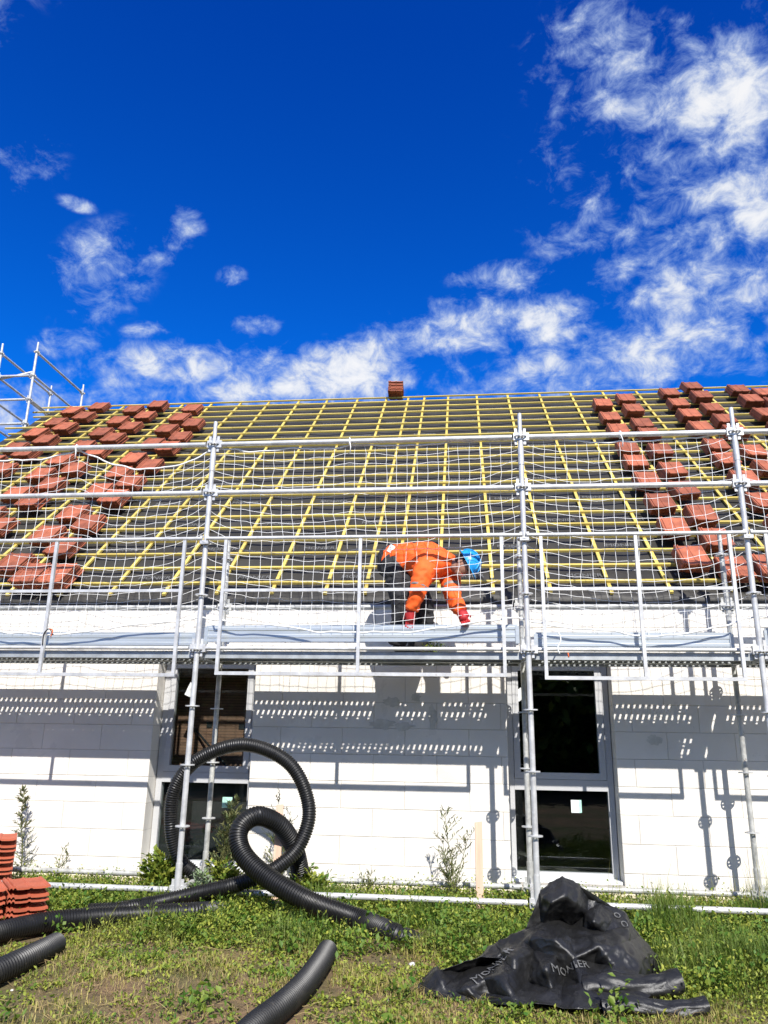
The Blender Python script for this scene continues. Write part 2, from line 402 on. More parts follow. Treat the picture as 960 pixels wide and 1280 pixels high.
# plinth, slab and the rest of the shell
pl = MB(); pl.box((HX0, WY-.03, -.4), (HX1, WY+.0, .07)); pl.build('plinth', 'plinth', house)
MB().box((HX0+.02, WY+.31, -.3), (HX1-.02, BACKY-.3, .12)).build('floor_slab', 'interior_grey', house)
sh = MB(); sh.box((HX0, BACKY-WT, -.3), (HX1, BACKY, WTOP-.1)); sh.box((HX0, WY+WT+.002, -.3), (HX0+WT, BACKY-WT-.002, WTOP-.1)); sh.box((HX1-WT, WY+WT+.002, -.3), (HX1, BACKY-WT-.002, WTOP-.1))
sh.build('shell_wall', 'aac_block', house)
for gx in (HX0, HX1-WT):                     # gable triangles
    g_ = MB(); zb = WTOP-.1; inner = [(WY+.3, zb), (BACKY-.3, zb), (RY, RZ-.34)]
    vs = [(gx, y, z) for y, z in inner] + [(gx+WT, y, z) for y, z in inner]
    g_.add(vs, [(0,2,1), (3,4,5), (0,1,4,3), (1,2,5,4), (2,0,3,5)]); g_.build('gable_wall', 'aac_block', house)
MB().box((-1.6, 1.40, .121), (.90, 1.66, .93)).build('added_dark_box', 'strap_dark', house)  # dark box added to blacken the view through the lower pane
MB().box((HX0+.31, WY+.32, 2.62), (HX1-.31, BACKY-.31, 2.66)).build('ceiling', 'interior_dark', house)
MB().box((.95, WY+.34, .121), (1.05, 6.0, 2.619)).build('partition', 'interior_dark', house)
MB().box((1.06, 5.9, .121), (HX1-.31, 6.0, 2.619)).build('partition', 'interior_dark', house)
# brick partition seen through the narrow window
bp = MB(); bp.box((-3.2, 1.68, .121), (.94, 1.78, 2.60)); bpo = bp.build('brick_partition', 'hollow_brick', house)
for (u, v) in ((262, 906), (302, 908)):
    c = PY(u, v, 1.68)
    bx = MB(); s = .03
    bx.box((c.x-s, 1.672, c.z-s), (c.x+s, 1.6795, c.z+s)); bx.build('socket_box', 'strap_dark', bpo)

# windows
def window(a, b_, trans_z, label):
    y0, y1 = WY+.20, WY+.275
    f = MB(); fw = .065
    f.box((a+.006, y0, OZ0+.004), (a+fw, y1, OZ1-.004)); f.box((b_-fw, y0, OZ0+.004), (b_-.006, y1, OZ1-.004))
    f.box((a+fw+.001, y0, OZ1-fw-.03), (b_-fw-.001, y1, OZ1-.004)); f.box((a+fw+.001, y0, OZ0+.004), (b_-fw-.001, y1, OZ0+fw))
    f.box((a+fw+.001, y0-.004, trans_z-.055), (b_-fw-.001, y1, trans_z+.045))
    fo = f.build('window', 'frame_grey', house); fo['label'] = label
    s = MB(); x0, x1, z0, z1 = a+fw+.004, b_-fw-.004, trans_z+.048, OZ1-fw-.034; sw = .06; ys0, ys1 = y0+.012, y1-.006
    s.box((x0, ys0-.02, z0), (x0+sw, ys1, z1)); s.box((x1-sw, ys0-.02, z0), (x1, ys1, z1)); s.box((x0+sw+.001, ys0-.02, z0), (x1-sw-.001, ys1, z0+sw)); s.box((x0+sw+.001, ys0-.02, z1-sw), (x1-sw-.001, ys1, z1))
    s.build('sash', 'frame_grey', fo)
    MB().box((x0+sw+.002, y0+.03, z0+sw+.002), (x1-sw-.002, y0+.036, z1-sw-.002)).build('pane', 'window_glass', fo)
    MB().box((a+fw+.003, y0+.03, OZ0+fw+.002), (b_-fw-.003, y0+.036, trans_z-.058)).build('pane', 'window_glass', fo)
    MB().box((a+.008, WY+.04, OZ0-.002), (b_-.008, y0-.001, OZ0+.022)).build('sill', 'white_label', fo)
    return fo, y0
w1, wy_ = window(OPEN[0][0], OPEN[0][1], .99, 'narrow grey-framed glazed door with brick partition behind the glass')
w2, _ = window(OPEN[1][0], OPEN[1][1], .99, 'grey-framed glazed door with a black empty room behind')
def sticker(u, v, du, dv, par, m_, y=None, rot=0):
    c = PY(u, v, y or wy_+.026); k = .0078
    M_ = Matrix.Translation(c) @ Matrix.Rotation(rot, 4, 'Y')
    MB().box((-du*k/2, -.001, -dv*k/2), (du*k/2, .001, dv*k/2), M_).build('sticker', m_, par)
sticker(284, 1003, 13, 13, w1, 'green_label'); sticker(719, 1008, 10, 15, w2, 'white_label'); sticker(725.5, 1008, 3, 15, w2, 'green_label')
sticker(238, 862, 9, 18, w1, 'white_label', rot=.4); sticker(650, 868, 12, 14, w2, 'white_label', rot=-.5)

# ------------------------------------------------------------------ roof
RX0, RX1 = KX(-5.62), 9.5
ROOF_N = -.058
CBX = [-5.35, -4.76, -4.18, -3.58, -2.98, -2.41, -1.83, -1.27, -.68, -.12, .46, 1.02, 1.43, 1.735, 2.18, 2.72, 3.285, 3.87, 4.44, 5.03, 5.62, 6.2, 6.79, 7.38, 7.97, 8.56, 9.15]
CBX = [KX(x) for x in CBX]
def sagx(x):
    k = 0
    for i in range(len(CBX)-1):
        if CBX[i] <= x <= CBX[i+1]:
            t_ = (x-CBX[i])/(CBX[i+1]-CBX[i]); k = math.sin(math.pi*t_)
    return k
mv = []; xs_ = np.arange(RX0, RX1+.001, .075); ss_ = np.r_[np.arange(.0, RIDGE_S, .115), RIDGE_S-.03]
for s in ss_:
    for x in xs_:
        lap = .012*(1-((s/1.35) % 1.0))
        n_ = ROOF_N - .022*sagx(x) + lap - .01 + .008*pnoise(Vector((x*1.7, s*2.1, 5)))
        mv.append(ROOF @ Vector((x, s, n_)))
nxr = len(xs_)
# the flap that hangs over the eave
flap = []
for (dy_, dz_) in ((-.014, -.035), (-.012, -.075), (-.006, -.115)):
    for x in xs_:
        q = ROOF @ Vector((x, 0, ROOF_N-.015)); wv = -abs(.022*pnoise(Vector((x*2.6, dz_*4, 1))))
        flap.append(Vector((x, q.y+dy_+wv, q.z+dz_+.5*wv)))
rows = [flap[2*nxr:3*nxr], flap[nxr:2*nxr], flap[:nxr]]
V = [tuple(p) for r_ in rows for p in r_] + [tuple(p) for p in mv]
nr = len(V)//nxr
F = [(j*nxr+i, j*nxr+i+1, (j+1)*nxr+i+1, (j+1)*nxr+i) for j in range(nr-1) for i in range(nxr-1)]
roof = arrays_obj('roof', V, F, 'membrane', smooth=True, parent=house); roof['label'] = 'black roofing underlay under yellow battens'
bk = MB(); bk.add([(RX0, RY, RZ-.09), (RX1, RY, RZ-.09), (RX1, 2*RY-EY, EZ-.09), (RX0, 2*RY-EY, EZ-.09), (RX0, RY, RZ-.2), (RX1, RY, RZ-.2), (RX1, 2*RY-EY, EZ-.2), (RX0, 2*RY-EY, EZ-.2)],
       [(0,3,2,1), (4,5,6,7), (0,1,5,4), (1,2,6,5), (2,3,7,6), (3,0,4,7)]); bk.build('rear_slope', 'membrane', roof)
for x in CBX:                                # rafters under the underlay, ends seen at the verge and eave
    MB().box((x-.035, .10, -.25), (x+.035, RIDGE_S-.08, -.105), ROOF).build('rafter', 'raw_pine', roof)
cbm = {}
for x in CBX:
    o = MB().box((-.018, rng.uniform(-.03, .03), -.053), (.018, RIDGE_S-.02, -.0275)).build('counter_batten', 'batten_wood', roof)
    o.matrix_local = ROOF @ Matrix.Translation((x, 0, 0)) @ Matrix.Rotation(rng.uniform(-.001, .001), 4, 'Z')
for k in range(22):
    s = (.185+.3475*k)*KR if k < 21 else RIDGE_S-.03
    cuts = [RX0+rng.uniform(-.42, .12)]; c = RX0+rng.uniform(2.0, 4.6)
    while c < RX1-1: cuts.append(c); c += 4.7
    cuts.append(RX1+rng.uniform(-.1, .3))
    for a, b_ in zip(cuts[:-1], cuts[1:]):
        MB_ = MB().box((-(b_-a)/2+.002, -.017, -.027), ((b_-a)/2-.002, .017, .0))
        o = MB_.build('batten', 'batten_wood', roof)
        o.matrix_local = ROOF @ Matrix.Translation(((a+b_)/2, s+rng.uniform(-.006, .006), 0)) @ Matrix.Rotation(rng.uniform(-.0022, .0022), 4, 'Z')
def text_mesh(txt, size, name='lettering'):
    cu = bpy.data.curves.new('txt', 'FONT'); cu.body = txt; cu.size = size; cu.align_x = 'CENTER'; cu.align_y = 'CENTER'; cu.resolution_u = 3
    o = bpy.data.objects.new('txt', cu); COL.objects.link(o); dg = bpy.context.evaluated_depsgraph_get()
    me = bpy.data.meshes.new_from_object(o.evaluated_get(dg)); me.name = name
    bpy.data.objects.remove(o); bpy.data.curves.remove(cu); return me
tm = text_mesh('MONIER', .10); tm.materials.append(MATS['membrane_print'])
for k in range(21):
    if k % 2: continue
    for j in range(9):
        x = -2.2 + 1.17*j + (.55 if (k//2) % 2 else 0) + rng.uniform(-.05, .05)
        s = (.185+.3475*k+.19)*KR
        if s < .3 and False: continue
        o = obj('lettering', tm, None, roof); o.matrix_local = ROOF @ Matrix.Translation((x, s, ROOF_N+.011))

# ------------------------------------------------------------------ tile stacks
def tile_mesh(name, m_, W=.285, L=.42):
    prof = [(-.5, .018), (-.475, .031), (-.435, .031), (-.42, .021), (-.40, .021), (-.385, .031), (-.345, .031), (-.32, .018), (-.18, .016), (-.02, .018), (.0, .024), (.05, .024), (.07, .018), (.24, .016), (.42, .018), (.46, .024), (.5, .022)]
    mb = MB(); vs = []
    for y in (-L/2, L/2):
        for (x, z) in prof: vs.append((x*W, y, z))
        for (x, z) in reversed(prof): vs.append((x*W, y, z-.014))
    n = 2*len(prof); p = len(prof)
    fs = [(i, (i+1) % n, n+(i+1) % n, n+i) for i in range(n)]
    for base, rev in ((0, 0), (n, 1)):
        for i in range(p-1):
            f = (base+i, base+n-1-i, base+n-2-i, base+i+1); fs.append(f if not rev else f[::-1])
    mb.add(vs, fs)
    mb.box((-.42*W, L/2-.045, -.006), (-.1*W, L/2-.02, .012)); mb.box((.1*W, L/2-.045, -.006), (.42*W, L/2-.02, .012))
    me = mb.mesh(name); bm = bmesh.new(); bm.from_mesh(me); bmesh.ops.recalc_face_normals(bm, faces=bm.faces); bm.to_mesh(me); bm.free()
    me.materials.append(MATS[m_]); return me
TILE = tile_mesh('roof_tile', 'roof_clay')
FTILE = tile_mesh('roof_tile_fresh', 'fresh_clay')
ORD = ['first', 'second', 'third', 'fourth', 'fifth', 'sixth', 'seventh', 'eighth', 'ninth', 'tenth', 'eleventh', 'twelfth']
G_ROOF = 'red clay tile stacks loaded out on the roof battens'
def roof_stack(x, s, label, n=None):
    e = empty('tile_stack', (0, 0, 0), label, 'tile stack', G_ROOF)
    # rests on the battens
    e.matrix_world = ROOF @ Matrix.Translation((KX(x), s*KR, .006)) @ Matrix.Rotation(rng.uniform(-.05, .05), 4, 'Z')
    n = n or rng.choice((5, 5, 6, 6))
    for i in range(n):
        o = obj('roof_tile', TILE, None, e); o.location = (rng.uniform(-.006, .006), rng.uniform(-.005, .005)+.045-.018*i, .0265*i); o.rotation_euler.z = rng.uniform(-.012, .012)
    return e
def lin(a, b_, s): return a+(b_-a)*(s/7.0)
FILES = [
 ((-4.83, -4.85), [6.70, 6.03, 5.34, 4.62, 3.93]),
 ((-4.48, -4.48), [7.02, 6.38, 5.65, 4.94, 4.30, 3.60]),
 ((-3.70, -3.68), [6.73, 6.02, 5.33, 4.62, 3.90, 3.28, 2.58, 1.88]),
 ((-3.36, -3.28), [6.95, 6.30, 5.64, 4.95, 4.34, 3.55, 2.87, 2.33, 1.50]),
 ((-2.53, -2.53), [6.69, 6.03, 5.36, 4.66, 3.88, 3.33, 2.65, 1.87, 1.20, .44]),
 ((-2.19, -2.17), [5.67, 4.98, 4.42, 3.63, 2.91, 2.36, 1.55, .90, .20]),
 ((4.73, 4.82), [6.18, 5.44, 4.74, 3.93, 3.35, 2.64, 1.90, 1.23, .47]),
 ((5.08, 5.27), [6.52, 5.81, 5.06, 4.49, 3.75, 2.98, 2.34, 1.54, .93, .26]),
 ((5.88, 6.06), [6.81, 6.14, 5.44, 4.76, 3.91, 3.38, 2.62, 1.92, 1.22, .5]),
 ((6.28, 6.53), [7.19, 6.51, 5.80, 5.11, 4.52, 3.67, 3.05, 2.3, 1.6]),
 ((7.0, 7.24), [6.90, 6.19, 5.44, 4.72, 4.0]),
 ((7.35, 7.55), [6.56, 5.95, 5.2, 4.5]),
]
for fi, ((xa, xb), ss) in enumerate(FILES):
    for si, s in enumerate(ss):
        roof_stack(lin(xa, xb, s), s, f'{ORD[si]} red tile stack below the ridge, {ORD[fi]} file from the gable scaffolding')
roof_stack(-1.885, .19, 'lone red tile stack at the eave, beyond the sixth file from the gable scaffolding', 6)
roof_stack(5.42, .26, 'lone red tile stack at the eave, just past the eighth file from gable scaffolding', 6)
# the small stack that sits on the ridge
e = empty('tile_stack', (0, 0, 0), 'single small red tile stack standing upright astride the bare ridge', 'tile stack')
pr = PY(494, 503, RY-.16)
e.location = (pr.x, RY-.02, RZ+.004); e.rotation_euler.z = .05
for i in range(7):
    o = obj('roof_tile', TILE, None, e); o.location = (rng.uniform(-.01, .01), rng.uniform(-.01, .01), .031*i)

def ground_pack(loc, rz, cols, layers, label):
    e = empty('tile_pack', loc, label, 'tile pack', 'fresh orange tiles waiting on the ground'); e.rotation_euler.z = rz
    for l in range(layers):
        for c in range(cols):
            o = obj('roof_tile', FTILE, None, e); o.location = ((c-(cols-1)/2)*.305+rng.uniform(-.006, .006), rng.uniform(-.008, .008), .046*l+.01); o.rotation_euler.z = rng.uniform(-.01, .01)
            o.rotation_euler.x = .06 if l % 2 else -.0
    return e
p = PZ(4, 1153, 0.03)
ground_pack((p.x-.02, p.y-.02, gh(p.x, p.y)+.01), R(38), 2, 7, 'low square pack of orange roof tiles beside the black hose')
p = PZ(-34, 1118, 0.02)
ground_pack((p.x, p.y, gh(p.x, p.y)+.01), R(30), 2, 11, 'taller pack of orange roof tiles standing behind the low pack')

# ------------------------------------------------------------------ scaffolding
def rosette_mesh():
    mb = MB(); h = .005; n = 24
    def annulus(r0, r1):
        vs = []; fs = []
        for z in (-h, h):
            for r_ in (r0, r1):
                for i in range(n): a = 2*math.pi*i/n; vs.append((r_*math.cos(a), r_*math.sin(a), z))
        for i in range(n):
            j = (i+1) % n
            fs += [(i, n+i, n+j, j)[::-1], (2*n+i, 3*n+i, 3*n+j, 2*n+j), (n+i, 3*n+i, 3*n+j, n+j)[::-1], (i, 2*n+i, 2*n+j, j)]
        mb.add(vs, fs)
    annulus(.024, .034); annulus(.052, .062)
    for k in range(8):
        a = 2*math.pi*k/8 + (R(22.5)); mb.box((.033, -.008 if k % 2 else -.005, -h), (.053, .008 if k % 2 else .005, h), Matrix.Rotation(a, 4, 'Z'))
    me = mb.mesh('rosette'); me.materials.append(MATS['galvanised']); return me
ROS = rosette_mesh()
def ledger(parent, p0, p1, name='ledger', r=.0242, m_='galvanised', inset=.045):
    p0, p1 = Vector(p0), Vector(p1); d = (p1-p0).normalized(); a, b_ = p0+d*(inset+.035), p1-d*(inset+.035)
    mb = MB().tube(a, b_, r, 12)
    q = d.to_track_quat('X', 'Z').to_matrix().to_4x4()
    for e_, sgn in ((p0+d*inset, 1), (p1-d*inset, -1)):
        M_ = Matrix.Translation(e_) @ q
        mb.box((-.02, -.018, -.036), (.036, .018, .036), M_)
        mb.box((-.012-.004*sgn, -.004, -.075), (.012-.004*sgn, .004, .085), M_)      # the wedge
    me = mb.mesh(name); shade_auto(me); return obj(name, me, m_, parent)
def standard(parent, x, y, z0, z1, ros, foot=True, lean=0.0, m_='galvanised'):
    mb = MB(); mb.tube((0, 0, z0), (0, 0, z1-.18), .0242, 14); mb.tube((0, 0, z1-.18), (0, 0, z1), .0195, 12)
    if foot:
        mb.tube((0, 0, z0-.03), (0, 0, z0+.20), .029, 14); mb.tube((0, 0, -.02), (0, 0, z0-.03), .018, 10); mb.box((-.075, -.075, -.03), (.075, .075, -.02)); mb.tube((0, 0, z0-.06), (0, 0, z0-.031), .04, 10)
    for zz in ros:
        if abs(((zz-Z0)/.5) % 4) < .01 and zz > Z0: mb.tube((0, 0, zz-.28), (0, 0, zz-.10), .0275, 14)
    me = mb.mesh('standard'); shade_auto(me); o = obj('standard', me, m_, parent); o.location = (x, y, 0)
    for zz in ros: r_ = obj('rosette', ROS, None, o); r_.location.z = zz
    return o
sc = empty('scaffolding', (0, 0, 0), 'galvanised steel scaffolding with a perforated deck along the block wall', 'scaffolding')
SX = [-3.0, 0.0, 2.98, 4.92, 7.92]; IY = .70
lv = lambda k: Z0+.5*k
for x in SX:
    standard(sc, x, 0, .16, lv(4)+.24, [lv(k) for k in range(-4, 5)])
    standard(sc, x, IY, .16, lv(2)+.22, [lv(k) for k in range(-4, 3)], m_='galvanised_dull')
    ledger(sc, (x, 0, lv(0)-.005), (x, IY, lv(0)-.005), 'transom'); ledger(sc, (x, 0, lv(-4)), (x, IY, lv(-4)), 'transom')
for a, b_ in zip(SX[:-1], SX[1:]):
    for k in (4, 3, -4): ledger(sc, (a, 0, lv(k)), (b_, 0, lv(k)))
    for k in (1, -4): ledger(sc, (a, IY, lv(k)), (b_, IY, lv(k)), m_='galvanised_dull')
    ledger(sc, (a, 0, lv(0)+.012), (b_, 0, lv(0)+.012), 'deck_ledger', r=.017)
# guardrail frames
FR = [(-3.0, 0.0, (-2.74, -1.455, -.185)), (0, 2.98, (.215, 1.488, 2.772)), (2.98, 4.92, (3.123, 3.952, 4.753)), (4.92, 7.92, (5.06, 6.42, 7.74))]
for i, (a, b_, xp) in enumerate(FR):
    zt = Z0+1.03; zm = Z0+.535; zb = Z0-.215-.02*(i != 1)
    y = -.052
    mb = MB(); mb.tube((a+.02, y, zt), (b_-.02, y, zt), .018, 10)
    mb.box((xp[0]+.016, y-.012, zm-.013), (xp[1]-.016, y+.012, zm+.013)); mb.box((xp[1]+.016, y-.012, zm-.013), (xp[2]-.016, y+.012, zm+.013))
    mb.box((xp[0]-.015, y-.014, zb-.015), (xp[2]+.015, y+.014, zb+.015))
    for x in (a, b_): s_ = 1 if x == a else -1; mb.box((x+.02*s_-.02, y-.006, zt-.05), (x+.02*s_+.02, y+.03, zt-.017)); mb.box((x+.03*s_-.012, y-.004, zt+.016), (x+.03*s_+.012, y+.03, zt+.03))
    me = mb.mesh('guardrail_frame'); shade_auto(me); fo = obj('guardrail_frame', me, 'galvanised', sc)
    for x in xp: MB().box((x-.0145, y-.0145, zb+.0155), (x+.0145, y+.0145, zt-.0185)).build('post', 'galvanised', fo)
# perforated decks
def deck_mesh(L, W=.32):
    mb = MB(); per = .0545; n = int((L-.12)/per); x0 = -n*per/2; ybands = []
    holes = [(.045, .058), (.075, .125), (.150, .162), (.185, .235), (.262, .274)]
    ycuts = [0]
    for h in holes: ycuts += list(h)
    ycuts.append(W)
    xc = []
    for i in range(n): xc += [x0+i*per, x0+i*per+.036]
    xc.append(x0+n*per)
    xc = [-L/2]+xc+[L/2]
    vs = [(x, y, 0) for y in ycuts for x in xc]; nxd = len(xc); fs = []
    for j in range(len(ycuts)-1):
        hole_row = j % 2 == 1; wide_ = (j//2) in (1, 3)
        for i in range(nxd-1):
            if hole_row and i > 0 and i < nxd-2 and (i-1) % 2 == 1 and (wide_ or (i//2) % 2 == 0 or (j//2) == 4): continue
            fs.append((j*nxd+i, j*nxd+i+1, (j+1)*nxd+i+1, (j+1)*nxd+i))
    mb.add(vs, fs)
    for y in (0, W): mb.box((-L/2, y-.0015, -.062), (L/2, y+.0015, -.001))
    for y, s_ in ((0, 1), (W, -1)): mb.box((-L/2, min(y+.002*s_, y+.03*s_), -.062), (L/2, max(y+.002*s_, y+.03*s_), -.059))
    for x in (-L/2, L/2): mb.box((x-.003, .005, -.061), (x+.003, W-.005, -.0015)); 
    return mb.mesh('deck_plank')
for i, (a, b_) in enumerate(zip(SX[:-1], SX[1:])):
    me = deck_mesh(b_-a-.09)
    for y in (.035, .365):
        o = obj('deck_plank', me, 'deck_steel', sc); o.location = ((a+b_)/2, y, Z0-.012)
# toe boards
def toe_board(a, b_, z, h=.155, tilt=0.0, y=.062):
    L = b_-a; mb = MB(); prof = [(0, 0), (.003, .0), (.003, .03), (.008, .038), (.008, .06), (.003, .068), (.003, .098), (.008, .106), (.008, .128), (.003, .136), (.003, h), (0, h)]
    vs = [(x, -py, pz) for x in (-L/2, L/2) for (py, pz) in prof] + [(x, .012, pz) for x in (-L/2, L/2) for pz in (0, h)]
    n = len(prof); fs = [(i, i+1, n+i+1, n+i) for i in range(n-1)]
    o0 = 2*n; fs += [(o0, o0+1, o0+3, o0+2), (n-1, o0+1, o0+3, 2*n-1), (0, o0, o0+2, n)] + [tuple(range(n))+(o0+1, o0), tuple(range(n, 2*n))+(o0+3, o0+2)]
    mb.add(vs, fs); mb.box((-L/2-.012, -.014, -.02), (-L/2+.022, .016, h*.9)); mb.box((L/2-.022, -.014, -.02), (L/2+.012, .016, h*.9))
    o = mb.build('toe_board', 'aluminium', sc); o.location = ((a+b_)/2, y, z); o.rotation_euler.y = tilt
    bm = bmesh.new(); bm.from_mesh(o.data); bmesh.ops.recalc_face_normals(bm, faces=bm.faces); bm.to_mesh(o.data); bm.free()
toe_board(-2.95, -.05, Z0+.008); toe_board(.05, 2.9, Z0+.082, .15, -.004); toe_board(3.05, 4.72, Z0+.008, .16); toe_board(5.0, 7.87, Z0+.008, .2)
# tie straps left hanging on the toe boards
for pts, m_ in ((((53, 806), (55, 792), (62, 786), (66, 795)), 'strap_dark'), (((62, 786), (66, 788), (63, 797)), 'strap_orange'), (((698, 790), (701, 800), (697, 810), (700, 818)), 'white_label'), (((710, 816), (711, 822)), 'strap_orange')):
    P_ = [PY(u, v, -.075) for u, v in pts]
    MB().poly(catmull(P_, .02), .006, 6).build('strap', m_, sc, True)

# gable scaffolding behind the verge
gs = empty('gable_scaffolding', (0, 0, 0), 'tall bare scaffolding frame rising behind the gable verge', 'scaffolding')
gy = 6.2; ptop = PY(48, 428, gy); gx2 = ptop.x; gx1 = PY(5, 422, gy).x
d3 = ray(104, 485); gy3 = CAM[1] + (gx2-CAM[0])/d3[0]*d3[1]
zr = [PY(47, 440, gy).z, PY(42, 470, gy).z, PY(36, 499, gy).z]
dzr = (zr[0]-zr[2])/2; zr = [zr[0]-dzr*k for k in range(6)]
ztop = ptop.z
for x, y in ((gx2, gy), (gx1, gy), (gx2, gy3), (gx1, gy3)):
    zt_ = ztop if y < gy3-.1 else PY(104, 481, gy3).z
    standard(gs, x, y, .16, zt_, [z for z in zr if z < zt_-.1] + [zr[-1]-dzr*k for k in range(1, 11) if zr[-1]-dzr*k > .3])
for x in (gx2, gx1):
    for a, b_ in ((gy, gy3),):
        for z in zr[:4]: ledger(gs, (x, a, z), (x, b_, z))
for y in (gy, gy3):
    for z in zr[1:4]: ledger(gs, (gx1, y, z), (gx2, y, z), 'transom')
MB().tube((gx1, gy+.03, zr[1]-.06), (gx2, gy+.03, zr[1]+.1), .02, 10).build('brace', 'galvanised', gs, True)

# ------------------------------------------------------------------ safety net
def std_d(x): return min(abs(x-s) for s in SX)
def net_top(x):
    z = lv(4)-.02
    ties = [(-3.0, 0), (PY(98, 562, .03).x, 0), (0, 0), (PY(438, 548, .03).x, 0), (2.98, .05), (3.9, -.02), (4.92, .05), (6.4, 0), (7.92, .05)]
    for (a, za), (b_, zb) in zip(ties[:-1], ties[1:]):
        if a <= x <= b_:
            t_ = (x-a)/(b_-a); sag = {0: .10, 1: .24, 2: .06, 3: .05}.get(ties.index((a, za)), .05)
            return z+za*(1-t_)+zb*t_ - sag*4*t_*(1-t_)*(.7+.3*(t_))
    return z
def net_bot(x):
    z = Z0+.20
    for a, b_ in zip(SX[:-1], SX[1:]):
        if a <= x <= b_:
            t_ = (x-a)/(b_-a); z += .10*(1-4*t_*(1-t_)) - .05*math.sin(math.pi*t_)
    return z + .015*pnoise(Vector((x*1.5, 0, 2)))
NR = 19
def net_pt(x, i):
    t_ = i/NR; zt_, zb_ = net_top(x), net_bot(x); z = zt_+(zb_-zt_)*t_
    z += .055*math.exp(-std_d(x)/.13)*math.sin(math.pi*min(1, t_*1.05)) + .035*pnoise(Vector((x*1.9, i*.7, 4))) + .018*pnoise(Vector((x*7, i*2.3, 9)))
    xx = x + .03*pnoise(Vector((x*.8, i*.25, 7)))*math.sin(math.pi*t_) + .035*math.sin(x*1.7)*t_ + .05*pnoise(Vector((x*1.3, i*.12, 13)))*t_ + .016*pnoise(Vector((x*9, i*1.7, 1)))
    bul = .05*math.sin(math.pi*t_)*min(1, std_d(x)/.6)
    return Vector((xx, .036 + bul*(.5+pnoise(Vector((x*.9, i*.2, 3)))), z))
nv = MB(); NXS = np.arange(-3.0, 7.93, .1)
for j, x in enumerate(NXS): nv.poly([net_pt(x, i) for i in range(NR+1)], .0021, 4)
for i in range(1, NR): nv.poly([net_pt(x, i) for x in np.arange(-3.0, 7.93, .05)], .0021, 4)
net = nv.build('safety_net', 'net_cord', label='white square-mesh safety net hung along the scaffold guardrails', cat='safety net')
nb = MB(); nb.poly([net_pt(x, 0) for x in np.arange(-3.0, 7.93, .05)], .008, 6); nb.build('border_rope', 'net_cord', net, True)
nb = MB(); nb.poly([net_pt(x, NR)+Vector((0, -.07*(1 if std_d(x) > .12 else 0), 0)) for x in np.arange(-3.0, 7.93, .05)], .008, 6); nb.build('border_rope', 'net_cord', net, True)
for x in (PY(98, 562, .03).x, PY(438, 548, .03).x, 3.9):      # cord ties round the top ledger
    mb = MB(); mb.poly([Vector((x+.004*math.sin(a*3), .030*math.cos(a), lv(4)+.032*math.sin(a))) for a in np.linspace(0, 4*math.pi, 26)], .006, 6)
    mb.poly([Vector((x, -.03, lv(4))), Vector((x+.015, -.036, lv(4)-.07)), Vector((x+.01, -.03, lv(4)-.13))], .005, 5); mb.build('tie', 'net_cord', net, True)

# ------------------------------------------------------------------ person
def skin(name, verts, edges, radii, m_, parent=None, sub=2, root=0, **tags):
    me = bpy.data.meshes.new(name); me.from_pydata([tuple(v) for v in verts], edges, [])
    o = bpy.data.objects.new(name, me); COL.objects.link(o)
    o.modifiers.new('s', 'SKIN'); o.modifiers['s'].use_smooth_shade = True
    for i, r_ in enumerate(radii):
        sv = me.skin_vertices[0].data[i]; sv.radius = (r_, r_) if not hasattr(r_, '__len__') else r_; sv.use_root = (i == root)
    md = o.modifiers.new('u', 'SUBSURF'); md.levels = sub; md.render_levels = sub
    dg = bpy.context.evaluated_depsgraph_get(); dg.update()
    me2 = bpy.data.meshes.new_from_object(o.evaluated_get(dg)); me2.name = name
    bpy.data.objects.remove(o); bpy.data.meshes.remove(me)
    me2.materials.clear(); me2.shade_smooth()
    return obj(name, me2, m_, parent, **tags)
V3 = Vector
DZ = Z0-.012
pel = PY(490, 703, .44); waist = PY(508, 698, .38); chest = PY(540, 699, .29); nck = PY(560, 703, .23); hd = PY(577, 707, .20)
shA = PY(531, 712, .12); elA = PY(521, 743, .05); wrA = PY(514, 764, .075)
shB = PY(560, 713, .40); elB = PY(566, 744, .26); wrB = PY(577, 766, .10)
hipA = pel+V3((.03, -.10, -.06)); hipB = pel+V3((.06, .11, -.06))
knA = V3((1.86, .30, DZ+.48)); anA = V3((1.80, .36, DZ+.09)); knB = V3((2.03, .50, DZ+.46)); anB = V3((1.97, .58, DZ+.09))
crown_dir = (V3((.86, -.06, .42))).normalized(); face_dir = V3((.42, -.38, -.80)); face_dir = (face_dir-crown_dir*face_dir.dot(crown_dir)).normalized()
hc = hd + crown_dir*.02
def loft(mb, rings, n=20):
    """closed loft through (centre, normal axis, width axis, half width, half depth) rings"""
    vs = []
    for (c_, ax_, wx, hw, hd_) in rings:
        ax_ = ax_.normalized(); wx = (wx-ax_*wx.dot(ax_)).normalized(); dx_ = ax_.cross(wx)
        for k in range(n): q = 2*math.pi*k/n; vs.append(c_+wx*math.cos(q)*hw+dx_*math.sin(q)*hd_)
    m_ = len(rings); fs = [(a*n+k, a*n+(k+1) % n, (a+1)*n+(k+1) % n, (a+1)*n+k) for a in range(m_-1) for k in range(n)]
    fs += [tuple(range(n-1, -1, -1)), tuple(range((m_-1)*n, m_*n))]; mb.add(vs, fs)
def limb(mb, pts, rad, n=14):
    P_ = catmull(pts, .03); L = np.linspace(0, 1, len(P_)); rr = np.interp(L, np.linspace(0, 1, len(rad)), rad); rings = []
    for k in range(len(P_)):
        t_ = P_[min(k+1, len(P_)-1)]-P_[max(k-1, 0)]; rings.append((V3(P_[k]), V3(t_), V3((.3, 1, .1)), rr[k], rr[k]))
    loft(mb, rings, n)
